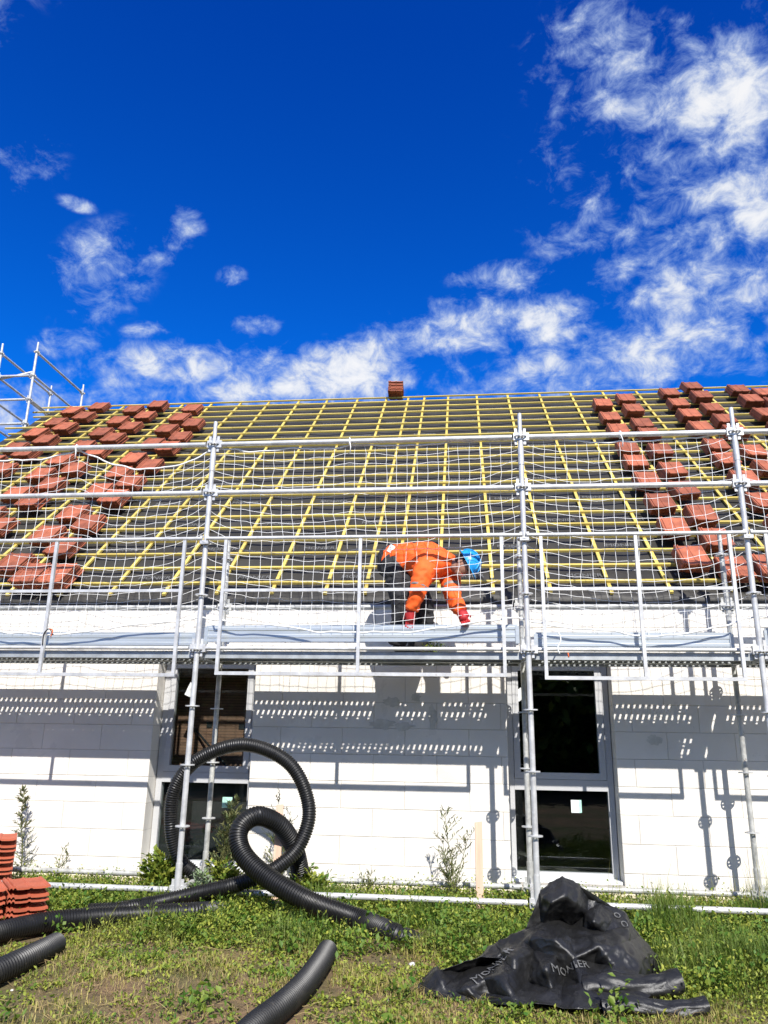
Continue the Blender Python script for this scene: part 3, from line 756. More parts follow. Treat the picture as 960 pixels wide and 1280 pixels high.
def fused(name, mb, m_, parent=None, voxel=.012, smooth=5, wr=0.0, wf=16, **tags):
    me = mb.mesh(name); bm = bmesh.new(); bm.from_mesh(me); bmesh.ops.recalc_face_normals(bm, faces=bm.faces); bm.to_mesh(me); bm.free()
    o = bpy.data.objects.new(name, me); COL.objects.link(o); r_ = o.modifiers.new('r', 'REMESH'); r_.mode = 'VOXEL'; r_.voxel_size = voxel
    sm_ = o.modifiers.new('s', 'SMOOTH'); sm_.iterations = smooth; sm_.factor = .5
    dg = bpy.context.evaluated_depsgraph_get(); dg.update(); me2 = bpy.data.meshes.new_from_object(o.evaluated_get(dg)); me2.name = name; bpy.data.objects.remove(o)
    if wr:
        for v in me2.vertices: v.co += v.normal*wr*(.45-abs(pnoise(Vector((v.co.x*wf, v.co.y*wf*.8, v.co.z*wf*1.3)))))
    me2.shade_smooth(); return obj(name, me2, m_, parent, **tags)
SA = shB-shA; SP = (nck-pel).normalized(); shM = (shA+shB)/2
mb = MB(); limb(mb, [pel, waist, chest, nck, hc-crown_dir*.05, hc+crown_dir*.04], [.10, .09, .10, .055, .06, .07])
limb(mb, [chest, shA, elA, wrA], [.06, .06, .045, .035]); limb(mb, [chest, shB, elB, wrB], [.06, .06, .045, .035]); limb(mb, [pel, hipA, knA, anA], [.09, .09, .06, .045]); limb(mb, [pel, hipB, knB, anB], [.09, .09, .06, .045])
body = fused('person', mb, 'skin', label='worker in orange high-visibility jacket and blue hard hat bending over the deck edge', cat='person')
mb = MB(); dn = V3((0, 0, -.02))
loft(mb, [(pel+SP*-.02+V3((0, 0, .01)), SP, SA, .175, .15), (waist+dn, SP, SA, .175, .165), (waist.lerp(chest, .5)+dn*1.6, SP, SA, .185, .185), (chest+dn*1.4, SP, SA, .20, .185), (chest.lerp(nck, .5)+dn, SP, SA, .17, .145), (nck, SP, SA, .095, .09), (nck+(hd-nck)*.4, SP, SA, .075, .075)])
for sh_, el_, wr_ in ((shA, elA, wrA), (shB, elB, wrB)): limb(mb, [chest.lerp(sh_, .45), sh_, el_, wr_+(wr_-el_)*.06], [.105, .098, .072, .058])
fused('jacket', mb, 'hi_vis', body, .012, 4, .030, 13)
mb = MB(); loft(mb, [(pel-SP*.10, SP, SA, .12, .12), (pel-SP*.05, SP, SA, .165, .16), (pel+SP*.05, SP, SA, .16, .15)])
for hp, kn, an in ((hipA, knA, anA), (hipB, knB, anB)): limb(mb, [pel.lerp(hp, .6), hp, kn, an], [.125, .125, .10, .085])
fused('trousers', mb, 'work_trousers', body, .014, 4, .030, 12)
for an, kn in ((anA, knA), (anB, knB)):
    f = V3((.9, -.45, 0)).normalized()
    skin('boot', [an+V3((0, 0, .06)), V3((an.x, an.y, DZ+.05)), V3((an.x, an.y, DZ+.045))+f*.12, V3((an.x, an.y, DZ+.038))+f*.2], [(0,1),(1,2),(2,3)], [.062, .05, .046, .036], 'boot', body, sub=1)
def glove(wr, el, side):
    d = (wr-el).normalized(); d = (d+V3((.15, -.1, -.5))).normalized(); lat = d.cross(V3((0, 1, .2))).normalized()*side; nrm = lat.cross(d)
    vs = [wr-d*.05, wr+d*.05, wr+d*.085]; es = [(0,1),(1,2)]; rs = [.050, .050, .044]
    for k, (o_, ln) in enumerate(((-.030, .062), (-.011, .075), (.010, .080), (.030, .068))):
        b0 = wr+d*.095+lat*o_; m0 = b0+d*ln*.55+nrm*.006; t0 = m0+d*ln*.30-nrm*.035*(1 if side > 0 else -1)
        i = len(vs); vs += [b0, m0, t0]; es += [(2, i), (i, i+1), (i+1, i+2)]; rs += [.0145, .0135, .012]
    i = len(vs); b0 = wr+d*.045-lat*.045; vs += [b0, b0+d*.04-lat*.018]; es += [(1, i), (i, i+1)]; rs += [.014, .011]
    skin('glove', vs, es, rs, 'red_glove', body, sub=1)
glove(wrA, elA, 1); glove(wrB, elB, -1)
def band(a, b_, t_, r_, w_=.045):
    c = a+(b_-a)*t_; d = (b_-a).normalized(); mb = MB(); n = 20; x = d.orthogonal().normalized(); y = d.cross(x); vs = []
    for k in (-.5, -.5, .5, .5): pass
    rows = [(-.5, .96), (-.42, 1.0), (.42, 1.0), (.5, .96)]
    for h, s in rows:
        for i in range(n): q = 2*math.pi*i/n; vs.append(c+d*(h*w_)+(x*math.cos(q)+y*math.sin(q))*r_*s)
    mb.add(vs, [(j*n+i, j*n+(i+1) % n, (j+1)*n+(i+1) % n, (j+1)*n+i) for j in range(3) for i in range(n)]); mb.build('reflective_band', 'reflective', body, True)
band(shA, elA, .70, .091, .035); band(shB, elB, .70, .091, .035)
# head details: hair, ears, nose, hard hat
HM = Matrix.Translation(hc) @ Matrix((face_dir, crown_dir.cross(face_dir), crown_dir)).transposed().to_4x4()   # x face, z crown
def ellip(mb, c, r_, n=16, m2=10, v0=-math.pi/2, v1=math.pi/2, M_=HM):
    vs = []
    for j in range(m2+1):
        v = v0+(v1-v0)*j/m2
        for i in range(n): a = 2*math.pi*i/n; vs.append(M_ @ V3((c[0]+r_[0]*math.cos(a)*math.cos(v), c[1]+r_[1]*math.sin(a)*math.cos(v), c[2]+r_[2]*math.sin(v))))
    mb.add(vs, [(j*n+i, j*n+(i+1) % n, (j+1)*n+(i+1) % n, (j+1)*n+i) for j in range(m2) for i in range(n)]); return mb
mb = MB(); ellip(mb, (.012, 0, .0), (.098, .078, .118)); ellip(mb, (.055, 0, -.07), (.045, .05, .045)); mb.build('face', 'skin', body, True)
ellip(MB(), (.108, 0, -.015), (.02, .014, .022), 8, 6).build('nose', 'skin', body, True)
for s in (-1, 1):
    ellip(MB(), (-.005, .078*s, -.01), (.022, .012, .032), 8, 6).build('ear', 'skin', body, True)
    ellip(MB(), (.098, .032*s, .012), (.010, .014, .008), 8, 6).build('eye', 'dark_hair', body, True)
ellip(MB(), (.092, 0, -.055), (.016, .026, .007), 8, 6).build('mouth', 'red_glove', body, True)
ellip(MB(), (-.022, 0, .012), (.088, .083, .108)).build('hair', 'dark_hair', body, True)
hat = MB(); ellip(hat, (.0, 0, .045), (.128, .108, .112), 22, 8, 0.0, math.pi/2)
vs = []
n = 28
for k, z in ((1.0, .045), (1.14, .038), (1.14, .032), (1.0, .040)):
    for i in range(n):
        a = 2*math.pi*i/n; ex = .05 if math.cos(a) > 0 and k > 1.05 else 0
        vs.append(HM @ V3(((.128*k+ex*math.cos(a))*math.cos(a), .108*k*math.sin(a), z)))
hat.add(vs, [(j*n+i, j*n+(i+1) % n, (j+1)*n+(i+1) % n, (j+1)*n+i) for j in range(3) for i in range(n)])
for yy in (-.03, .03):
    hat.poly([HM @ V3((.128*math.cos(a)*1.01, yy, .045+.112*math.sin(a)*1.02)) for a in np.linspace(.2, math.pi-.2, 14)], .008, 6)
hat.build('hard_hat', 'hat_blue', body, True)
c = PY(489, 686, .26); MB().box((-.028, -.004, -.038), (.028, .004, .038), Matrix.Translation(c) @ Matrix.Rotation(.5, 4, 'Y')).build('badge', 'white_label', body)
# a sprig of greenery lying on the deck under the worker
def leaf_cloud(n, c, sx, sy, sz, L, W, up=.4, seed=0):
    g = np.random.default_rng(seed); P_ = g.normal(size=(n, 3))*np.array([sx, sy, sz])+np.array(c)
    return leaves_at(P_, g, L, W, up)
def leaves_at(P_, g, L, W, up=.4, dirs=None):
    n = len(P_)
    d = g.normal(size=(n, 3)) if dirs is None else np.asarray(dirs)+g.normal(size=(n, 3))*.35
    d[:, 2] += up; d /= np.linalg.norm(d, axis=1)[:, None]
    s = np.cross(d, g.normal(size=(n, 3))*.35+np.array([0, 0, 1.])); s /= np.linalg.norm(s, axis=1)[:, None]+1e-9
    nrm = np.cross(s, d); l = (L*(.6+.8*g.random(n)))[:, None]; w_ = (W*(.6+.8*g.random(n)))[:, None]
    V = np.stack([P_, P_+d*l*.5+s*w_*.5+nrm*l*.08, P_+d*l-nrm*l*.08, P_+d*l*.5-s*w_*.5+nrm*l*.08], 1).reshape(-1, 3)
    i = np.arange(n)[:, None]*4; F = np.concatenate([i+[0, 1, 2], i+[0, 2, 3]], 0)
    return V, F, np.repeat(g.random(n), 4)
c = PY(541, 806, .12)
V, F, T = leaf_cloud(160, (c.x, .12, DZ+.05), .05, .03, .022, .03, .014, .5, 3)
arrays_obj('leafy_sprig', V, F, 'weed_leaf', T, label='small green leafy sprig lying on the scaffold deck below the worker', cat='plant')

# ------------------------------------------------------------------ corrugated hoses
HOSE_PTS = []
def hose(pts, r_, label, pitch=.021):
    c = catmull(pts, pitch/4); HOSE_PTS.append(np.c_[c[::6], np.full(len(c[::6]), r_)]); n = 16; m_ = len(c); T = np.gradient(c, axis=0); T /= np.linalg.norm(T, axis=1)[:, None]
    a = np.cross(T[0], [0.3, .2, 1.0]); a /= np.linalg.norm(a); A = np.zeros_like(c)
    for i in range(m_):
        a = a-T[i]*a.dot(T[i]); a /= np.linalg.norm(a); A[i] = a
    B = np.cross(T, A); ph = np.arange(m_) % 4; rad = r_*np.where(ph < 2, 1.0, .895)
    ang = np.linspace(0, 2*np.pi, n, endpoint=False)
    V = c[:, None, :]+rad[:, None, None]*(A[:, None, :]*np.cos(ang)[None, :, None]+B[:, None, :]*np.sin(ang)[None, :, None])
    inner0 = c[0]+(V[0]-c[0])*.86; inner1 = c[-1]+(V[-1]-c[-1])*.86
    deep0 = inner0+T[0]*.3*1; deep1 = inner1-T[-1]*.3
    V = np.concatenate([[deep0], [inner0], V, [inner1], [deep1]], 0); M_ = len(V)
    i, k = np.meshgrid(np.arange(M_-1), np.arange(n), indexing='ij'); k2 = (k+1) % n
    F = np.stack([i*n+k, i*n+k2, (i+1)*n+k2, (i+1)*n+k], -1).reshape(-1, 4)
    o = arrays_obj('corrugated_hose', V.reshape(-1, 3), F, 'hose_black', smooth=True, label=label, cat='hose', group='black corrugated hoses on the grass')
    o.data.set_sharp_from_angle(angle=R(50)); return o
def gpt(u, v, h): 
    p_ = PZ(u, v, h)
    for _ in range(4): p_ = PZ(u, v, gh(p_.x, p_.y)+h)
    return p_
hose([V3((.34, .50, .06)), V3((.16, .45, .08)), PY(243, 1092, .42), PY(224, 1073, .38), PY(214, 1035, .34), PY(219, 985, .32), PY(250, 948, .30), PY(307, 931, .27), PY(362, 955, .24), PY(386, 1008, .2), PY(375, 1055, .12),
      PY(345, 1085, .02), PY(300, 1104, -.06), PY(250, 1116, -.10), gpt(195, 1129, .10), gpt(150, 1137, .09), gpt(110, 1140, .08)], .062, 'black hose standing in one big upright loop between the scaffold legs')
hose([V3((1.02, .46, .07)), PY(376, 1092, .34), PY(368, 1060, .2), PY(350, 1032, .05), PY(322, 1020, -.08), PY(300, 1035, -.18), PY(301, 1062, -.24), PY(325, 1090, -.32), PY(380, 1124, -.42), gpt(450, 1150, .08), gpt(490, 1167, .05), gpt(514, 1178, -.01), gpt(535, 1188, -.14)], .08, 'thick black hose curling in a small loop, its end on the grass')
hose([gpt(-60, 1188, .09), gpt(-10, 1168, .09), gpt(50, 1154, .09), gpt(110, 1147, .09), gpt(180, 1143, .09), gpt(240, 1140, .08), gpt(275, 1138, .02)], .072, 'black hose lying past the low orange tile pack')
hose([gpt(-60, 1245, .08), gpt(-20, 1223, .08), gpt(20, 1204, .08), gpt(50, 1190, .07), gpt(70, 1180, .06)], .072, 'short black hose end on the dry grass below the tile packs')
hose([gpt(409, 1189, .07), gpt(398, 1207, .07), gpt(378, 1233, .07), gpt(350, 1259, .07), gpt(318, 1284, .07), gpt(285, 1315, .07)], .070, 'black hose stub on bare grass near the crumpled sheet', pitch=.019)

# ------------------------------------------------------------------ crumpled underlay sheet: stiff facets meeting in sharp folds
from mathutils.geometry import delaunay_2d_cdt
FRONT = [(527,1243,-1.78),(546,1212,-1.70),(556,1236,-1.80),(583,1213,-1.56),(600,1196,-1.60),(620,1181,-1.47),(600,1205,-1.46),(655,1164,-1.44),(678,1155,-1.42),(674,1118,-1.38),(686,1105,-1.34),(703,1097,-1.33),(722,1106,-1.33),(734,1122,-1.31),(752,1130,-1.30),(778,1141,-1.26),(800,1172,-1.26),(818,1192,-1.32),(817,1216,-1.50),
 (560,1251,-1.86),(600,1254,-1.88),(640,1247,-1.93),(662,1258,-1.98),(700,1256,-1.95),(722,1264,-2.02),(752,1250,-1.92),(790,1262,-1.98),(822,1240,-1.80),
 (690,1128,-1.50),(706,1120,-1.47),(722,1132,-1.44),(700,1150,-1.36),(712,1158,-1.38),(684,1162,-1.52),(694,1176,-1.66),(672,1172,-1.60),(642,1199,-1.72),(668,1190,-1.60),(716,1172,-1.56),(731,1160,-1.44),(742,1152,-1.50),(756,1166,-1.46),(748,1184,-1.66),(772,1181,-1.62),(742,1204,-1.64),(796,1204,-1.66),(768,1208,-1.72),(718,1198,-1.70),(706,1222,-1.70),(682,1212,-1.82),(690,1238,-1.86),(728,1232,-1.84),(764,1232,-1.82),(800,1226,-1.76),(660,1228,-1.74),(628,1222,-1.84),(642,1214,-1.76),(606,1224,-1.78),(584,1236,-1.84),(612,1242,-1.82),(570,1240,-1.82),(732,1142,-1.37),(786,1160,-1.36),(764,1150,-1.37),(694,1196,-1.68),(656,1180,-1.55),(630,1198,-1.62)]
FRONT = [(u, v, (lambda yb: yb+1.5*(y-yb))(-1.33-(v-1100)*.62/158)) for u, v, y in FRONT]
P3 = [PY(u, v, y) for u, v, y in FRONT]
for p_ in P3: p_.z = max(p_.z, gh(p_.x, p_.y)+.006)
res = delaunay_2d_cdt([Vector((u, -v)) for u, v, y in FRONT], [], [], 0, 1e-6)
tris = [tuple(f) for f in res[2]]
def ok_tri(f):
    us = [FRONT[i] for i in f]; return max(math.hypot(us[a][0]-us[b_][0], us[a][1]-us[b_][1]) for a, b_ in ((0,1),(1,2),(2,0))) < 78
tris = [f for f in tris if ok_tri(f)]
top = list(range(0, 19)); nb = len(P3); back = []
for k, i in enumerate(top):
    p_ = P3[i]; t_ = k/18; q = Vector((p_.x+.10*(t_-.4), p_.y+.10+.42*math.sin(math.pi*min(1, t_*1.1))*max(.25, p_.z), 0)); q.z = gh(q.x, q.y)+.004
    m_ = p_.lerp(q, .5)+Vector((.02*math.sin(k*2.3), .05, .10*p_.z+.03*math.sin(k*1.7))); back += [m_, q]
P3 += back
for k in range(len(top)-1):
    a, b_ = top[k], top[k+1]; m0, q0, m1, q1 = nb+2*k, nb+2*k+1, nb+2*k+2, nb+2*k+3
    tris += [(b_, a, m0), (b_, m0, m1), (m1, m0, q0), (m1, q0, q1)]
bm = bmesh.new(); bvs = [bm.verts.new(p_) for p_ in P3]
for f in tris:
    try: bm.faces.new([bvs[i] for i in f])
    except ValueError: pass
bmesh.ops.recalc_face_normals(bm, faces=bm.faces)
cl = bm.edges.layers.float.new('crease_edge'); rc = random.Random(4)
for e_ in bm.edges:
    a = e_.calc_face_angle(0) if len(e_.link_faces) == 2 else 0
    e_[cl] = min(1.0, rc.uniform(.12, .5)+a*.6)
me = bpy.data.meshes.new('sheet'); bm.to_mesh(me); bm.free()
so = bpy.data.objects.new('sheet', me); COL.objects.link(so); md = so.modifiers.new('s', 'SUBSURF'); md.levels = 4; md.render_levels = 4
dg = bpy.context.evaluated_depsgraph_get(); dg.update(); me2 = bpy.data.meshes.new_from_object(so.evaluated_get(dg)); me2.name = 'underlay_sheet'
bpy.data.objects.remove(so)
nV = len(me2.vertices); CV = np.zeros(nV*3, np.float32); me2.vertices.foreach_get('co', CV); CV = CV.reshape(-1, 3)
NN = np.zeros(nV*3, np.float32); me2.vertices.foreach_get('normal', NN); NN = NN.reshape(-1, 3)
dsp = np.array([.024*(.5-abs(pnoise(Vector(v)*5.0)))+.016*(.4-abs(pnoise(Vector((v[0]*9+7, v[1]*9, v[2]*16)))))+.009*(.4-abs(pnoise(Vector((v[0]*15+3, v[1]*15, v[2]*11)))))+.0022*pnoise(Vector(v)*55) for v in CV])
CV = CV+NN*dsp[:, None]; CV[:, 2] = np.maximum(CV[:, 2], np.array([gh(a, b_)+.003 for a, b_, c_ in CV]))
me2.vertices.foreach_set('co', CV.astype(np.float32).ravel()); me2.update(); me2.materials.clear(); me2.shade_smooth()
tarp = obj('underlay_sheet', me2, 'tarp_black', label='crumpled heap of black roofing underlay dumped on the grass', cat='sheet')
bvh = BVHTree.FromPolygons([Vector(v) for v in CV], [tuple(p_.vertices) for p_ in me2.polygons])
mod = tarp.modifiers.new('thick', 'SOLIDIFY'); mod.thickness = .0025
# the maker's print on the sheet, laid onto its folds
def print_on(txt, u, v, size, ang, m_='membrane_print', logo=False):
    me = text_mesh(txt, size); bm = bmesh.new(); bm.from_mesh(me)
    if logo:
        for (x0, x1) in ((-size*3.2, -size*2.3),):
            for k in range(6):
                vs = [bm.verts.new((x0+(x1-x0)*q/4, -size*.5+size*k/6, 0)) for q in range(5)] + [bm.verts.new((x0+(x1-x0)*q/4, -size*.5+size*(k+.62)/6, 0)) for q in range(4, -1, -1)]
                bm.faces.new(vs)
    bmesh.ops.triangulate(bm, faces=bm.faces)
    for _ in range(3):
        lng = [e_ for e_ in bm.edges if e_.calc_length() > size*.16]
        if lng: bmesh.ops.subdivide_edges(bm, edges=lng, cuts=1); bmesh.ops.triangulate(bm, faces=bm.faces)
    d = Vector(ray(u, v)).normalized(); cen = Vector(CAM)+d*5.0
    fwd = V3((d.x, d.y, d.z*.3-.45)).normalized(); rgt = fwd.cross(V3((0, 0, 1))).normalized(); up = rgt.cross(fwd)
    ex = rgt*math.cos(ang)+up*math.sin(ang); ey = -rgt*math.sin(ang)+up*math.cos(ang); ok = True
    hit = bvh.ray_cast(Vector(CAM), d)
    if hit[0] is None: bm.free(); return
    cen = hit[0]-fwd*1.0; bad = []
    for vv in bm.verts:
        p_ = cen+ex*vv.co.x+ey*vv.co.y; h_ = bvh.ray_cast(p_, fwd)
        if h_[0] is None or (h_[0]-hit[0]).length > 1.0: bad.append(vv); continue
        n_ = h_[1] if h_[1].dot(fwd) < 0 else -h_[1]; vv.co = h_[0]+n_*.007
    bmesh.ops.delete(bm, geom=bad, context='VERTS')
    lng = [f_ for f_ in bm.faces if max(e_.calc_length() for e_ in f_.edges) > size*.6]; bmesh.ops.delete(bm, geom=lng, context='FACES')
    bm.to_mesh(me); bm.free(); me.name = 'lettering'; obj('lettering', me, m_, tarp)
print_on('MONIER', 616, 1212, .085, .75, logo=False)
print_on('O O', 775, 1150, .06, -.9); print_on('MONIER', 712, 1212, .06, .3)
def roll(p0, p1, r_):
    p0, p1 = Vector(p0), Vector(p1); d = (p1-p0).normalized(); x = d.orthogonal().normalized(); y = d.cross(x); mb = MB(); vs = []; n = 72; m2 = 34
    for j in range(m2+1):
        t_ = j/m2; c_ = p0+(p1-p0)*t_+V3((0, 0, .012*math.sin(t_*7)))
        for i in range(n):
            a = i/n*2*math.pi*2.3; rr = r_*(1-.28*i/n)*(1+.16*math.sin(t_*5+a))+.016*pnoise(Vector((t_*6, a*1.3, r_*50)))+.008*(.4-abs(pnoise(Vector((t_*17, a*2.5, r_*90))))); vs.append(c_+x*math.cos(a)*rr*1.1+y*math.sin(a)*rr*.85)
    mb.add(vs, [(j*n+i, j*n+i+1, (j+1)*n+i+1, (j+1)*n+i) for j in range(m2) for i in range(n-1)])
    mb.build('rolled_edge', 'tarp_black', tarp, True)
roll(gpt(728, 1240, .07), gpt(850, 1226, .12), .060); roll(gpt(752, 1262, .04), gpt(884, 1258, .05), .040)

# ------------------------------------------------------------------ stakes, pebbles, bar behind the glass
def stake(u, vtop, y, w_, label, lean):
    tp = PY(u, vtop, y); z1 = tp.z; mb = MB(); t_ = .012
    mb.add([(-w_/2, -t_, -.12), (w_/2, -t_, -.12), (w_/2, t_, -.12), (-w_/2, t_, -.12), (-w_/2, -t_, z1-.004), (w_/2, -t_, z1+.004), (w_/2, t_, z1+.004), (-w_/2, t_, z1-.004)], [(0,3,2,1), (4,5,6,7), (0,1,5,4), (1,2,6,5), (2,3,7,6), (3,0,4,7)])
    o = mb.build('stake', 'raw_pine', label=label, cat='stake'); o.location = (tp.x, y, gh(tp.x, y)); o.rotation_euler = (0, lean, .12)
stake(598, 1028, .32, .062, 'pale wooden stake driven in front of the block wall between the glazed doors', .0)
stake(350, 1006, .12, .062, 'pale wooden stake standing among the hose loops', .0)
a, b_ = PY(240, 912, 1.6), PY(300, 962, 1.6)
mb = MB().tube((a.x, 1.655, a.z+.02), (b_.x+.04, 1.45, .945), .012, 8); mb.box((b_.x+.01, 1.42, .931), (b_.x+.07, 1.48, .945)); mb.build('iron_bar', 'strap_dark', None, True, label='black iron bar leaning on the brick partition behind the glass', cat='bar')
for i in range(12):
    u, v = rng.uniform(10, 560), rng.uniform(1090, 1250)
    if i < 6: u, v = rng.uniform(15, 50), rng.uniform(1085, 1096)
    p_ = gpt(u, v, .01); r_ = rng.uniform(.008, .022)*(2.2 if i < 4 else 1)
    bm = bmesh.new(); bmesh.ops.create_icosphere(bm, subdivisions=2, radius=r_)
    for vv in bm.verts: vv.co *= 1+.35*pnoise(vv.co*60+Vector((i, 0, 0))); vv.co.z *= .7
    me = bpy.data.meshes.new('pebble'); bm.to_mesh(me); bm.free(); me.shade_smooth()
    o = obj('pebble', me, 'pebble', label='small pale pebble lying in the grass', cat='pebble', group='pebbles in the grass'); o.location = (p_.x, min(p_.y, .9), gh(p_.x, min(p_.y, .9))+r_*.3)

# ------------------------------------------------------------------ single plants
def weed(name, base, h, label, style='mugwort', nbr=26, leaf='mugwort', L=.05, W=.014, lean=(0, 0), seed=0, spread=.18, stems=1, lpb=8):
    g = random.Random(seed); gn = np.random.default_rng(seed); e = empty(name, base, label, 'plant', None); smb = MB(); LP = []; LD = []
    for st in range(stems):
        a0 = g.uniform(0, 6.28); dx_, dy_ = lean[0]*h+(spread*.6*math.cos(a0) if stems > 1 else 0), lean[1]*h+(spread*.35*math.sin(a0) if stems > 1 else 0)
        hh = h*(1 if st == 0 else g.uniform(.55, .95))
        main = [V3((dx_*t_**1.5+.012*math.sin(t_*6+st), dy_*t_**1.5+.012*math.cos(t_*5+st), hh*t_)) for t_ in np.linspace(0, 1, 10)]
        smb.poly(main, [max(.0012, .006*(1-.85*t_)) for t_ in np.linspace(0, 1, 10)], 5)
        for k in range(nbr):
            t_ = g.uniform(.08, .97); i = min(8, int(t_*9)); p_ = main[i].lerp(main[i+1], t_*9-i); az = k*2.4+g.uniform(-.4, .4)
            if style == 'mugwort': ln = spread*(1.05-t_)*g.uniform(.6, 1.1)+.02; up = .75
            elif style == 'spindly': ln = spread*g.uniform(.3, 1.0)*(1.1-.6*t_); up = 1.0
            else: ln = spread*g.uniform(.4, 1)*(1.1-.3*t_); up = .35
            d = V3((math.cos(az), math.sin(az)*.8, up)).normalized(); q = p_+d*ln
            smb.poly([p_, p_+d*ln*.5+V3((0, 0, .01)), q], [.0022, .0016, .0009], 4, False)
            for m_ in range(lpb): s = (m_+1)/lpb; LP.append(p_+d*ln*s); LD.append(d+V3((g.uniform(-.7, .7), g.uniform(-.7, .7), g.uniform(-.2, .6))))
    smb.build('stem', 'stem_green', e); P_ = np.array([tuple(q) for q in LP])
    V, F, T = leaves_at(P_, gn, L, W, .15, np.array([tuple(q) for q in LD])); arrays_obj('leaves', V, F, leaf, T, parent=e)
    return e
def base_at(u, y, v=1090): p_ = PY(u, v, y); return (p_.x, y, gh(p_.x, y))

weed('mugwort_plant', base_at(27, .80, 1075), .88, 'feathery upright weed against the white wall behind the tile packs', 'mugwort', 46, 'mugwort', .045, .011, (-.08, 0), 1, .16, 1, 9)
weed('mugwort_plant', base_at(272, .62, 1085), .86, 'tall feathery green weed growing in front of the narrow glazed door', 'mugwort', 60, 'mugwort', .045, .012, (.06, 0), 2, .17, 2, 9)
weed('leafy_bush', base_at(200, .42), .34, 'low leafy green bush beside the leg of the big hose loop', 'bush', 34, 'weed_leaf', .06, .034, (0, 0), 3, .20, 6, 6)
weed('silver_weed', base_at(254, .05), .26, 'pale silvery weed at the foot of the scaffold leg', 'bush', 22, 'silver_leaf', .05, .016, (0, 0), 4, .10, 4, 6)
weed('spindly_weed', base_at(566, .55), .78, 'tall spindly weed with sparse dark leaves beside the wooden stake on the wall', 'spindly', 16, 'mugwort', .04, .010, (.07, 0), 5, .26, 5, 7)
weed('spindly_weed', base_at(345, .72), .86, 'thin drooping weed behind the stake among the hose loops', 'spindly', 18, 'mugwort', .04, .010, (-.02, 0), 6, .26, 4, 7)
weed('leafy_bush', base_at(385, .35), .30, 'low green bush at the foot of the big hose loop, wall side', 'bush', 30, 'weed_leaf', .05, .028, (0, 0), 7, .20, 6, 6)
weed('spindly_weed', base_at(70, .80), .34, 'small thin weed on the wall base near the feathery weed', 'spindly', 8, 'mugwort', .03, .010, (.1, 0), 8, .12, 3, 5)
weed('leafy_bush', base_at(290, .30), .30, 'low green bush between the two narrow-door scaffold legs', 'bush', 30, 'weed_leaf', .05, .03, (0, 0), 9, .18, 5, 6)
weed('spindly_weed', base_at(460, .60), .30, 'short thin weed in front of the wall between hose end and stake', 'spindly', 9, 'mugwort', .03, .010, (.0, 0), 10, .14, 3, 5)

# ------------------------------------------------------------------ ground cover
def sm(a, b_, x): t_ = np.clip((x-a)/(b_-a), 0, 1); return t_*t_*(3-2*t_)
def nz(x, y, f, o): return np.array([pnoise(Vector((a*f, b_*f, o))) for a, b_ in zip(x, y)])
PATCH = []
for (u, v, ru, rv) in ((240, 1230, .30, .26), (85, 1126, .20, .25), (75, 1212, .38, .16), (470, 1198, .28, .12), (330, 1272, .35, .14), (225, 1272, .35, .16), (150, 1180, .22, .10), (150, 1238, .4, .18), (30, 1262, .4, .15), (420, 1235, .25, .12)):
    q = PZ(u, v, -.02); PATCH.append((q.x, q.y, ru, rv))
def bare(x, y):
    r_ = np.zeros_like(x)
    for (a, b_, ru, rv) in PATCH: r_ = np.maximum(r_, np.exp(-(((x-a)/ru)**2+((y-b_)/rv)**2)))
    return r_
def lush(x, y):
    edge = -.95 - .75*sm(2.4, 3.6, x) + .35*nz(x, y, 1.3, 2)
    return sm(edge-.35, edge+.25, y)
HP = np.concatenate(HOSE_PTS); HP = HP[HP[:, 2] < .2]
TARP_XY = np.array([(round(a/.06), round(b_/.06)) for a, b_, c_ in CV if c_ > .05]); TARP_SET = set(map(tuple, TARP_XY))
def near_hose(x, y):
    out = np.array([(round(a/.06), round(b_/.06)) in TARP_SET for a, b_ in zip(x, y)], bool)
    for k in range(0, len(HP), 5): out |= ((x-HP[k, 0])**2+((y-HP[k, 1]+.03)**2)) < (HP[k, 3]+.02)**2; out |= (np.abs(x-HP[k, 0]) < .08) & (y < HP[k, 1]) & (y > HP[k, 1]-.26)
    return out
def clump(x, y): return np.clip(.75+1.3*nz(x, y, 2.1, 6)+.6*nz(x, y, 6.3, 8), .3, 1.7)
def field(n, x0, x1, y0, y1, g): return g.uniform(x0, x1, n), g.uniform(y0, y1, n)
def ghv(x, y): return np.array([gh(a, b_) for a, b_ in zip(x, y)])
g = np.random.default_rng(21)
def blades(name, n, box, hfun, keep, wid, m_, label, cat, tintf, lean=.5):
    x, y = field(n, *box, g); k = (g.random(n) < keep(x, y)) & ~near_hose(x, y); x, y = x[k], y[k]; n = len(x); z = ghv(x, y)
    h = hfun(x, y)*(.55+.9*g.random(n))*clump(x, y); az = g.uniform(0, 2*np.pi, n); ln = lean*(.3+g.random(n)); d = np.stack([np.cos(az), np.sin(az), np.zeros(n)], 1); s = np.stack([-np.sin(az), np.cos(az), np.zeros(n)], 1)
    B_ = np.stack([x, y, z-.01], 1); up = np.array([0, 0, 1.]); w_ = (wid*(.7+.6*g.random(n)))[:, None]; h = h[:, None]; ln = ln[:, None]
    mid = B_+up*h*.6+d*h*ln*.35; tip = B_+up*h*(1-.25*ln)+d*h*ln*1.0
    V = np.stack([B_-s*w_, B_+s*w_, mid-s*w_*.75, mid+s*w_*.75, tip], 1).reshape(-1, 3); i = np.arange(n)[:, None]*5
    F = np.concatenate([i+[0, 1, 3], i+[0, 3, 2], i+[2, 3, 4]], 0)
    arrays_obj(name, V, F, m_, np.repeat(tintf(x, y), 5), label=label, cat=cat, kind='stuff')
BX = (-3.2, 6.4, -3.6, .94)
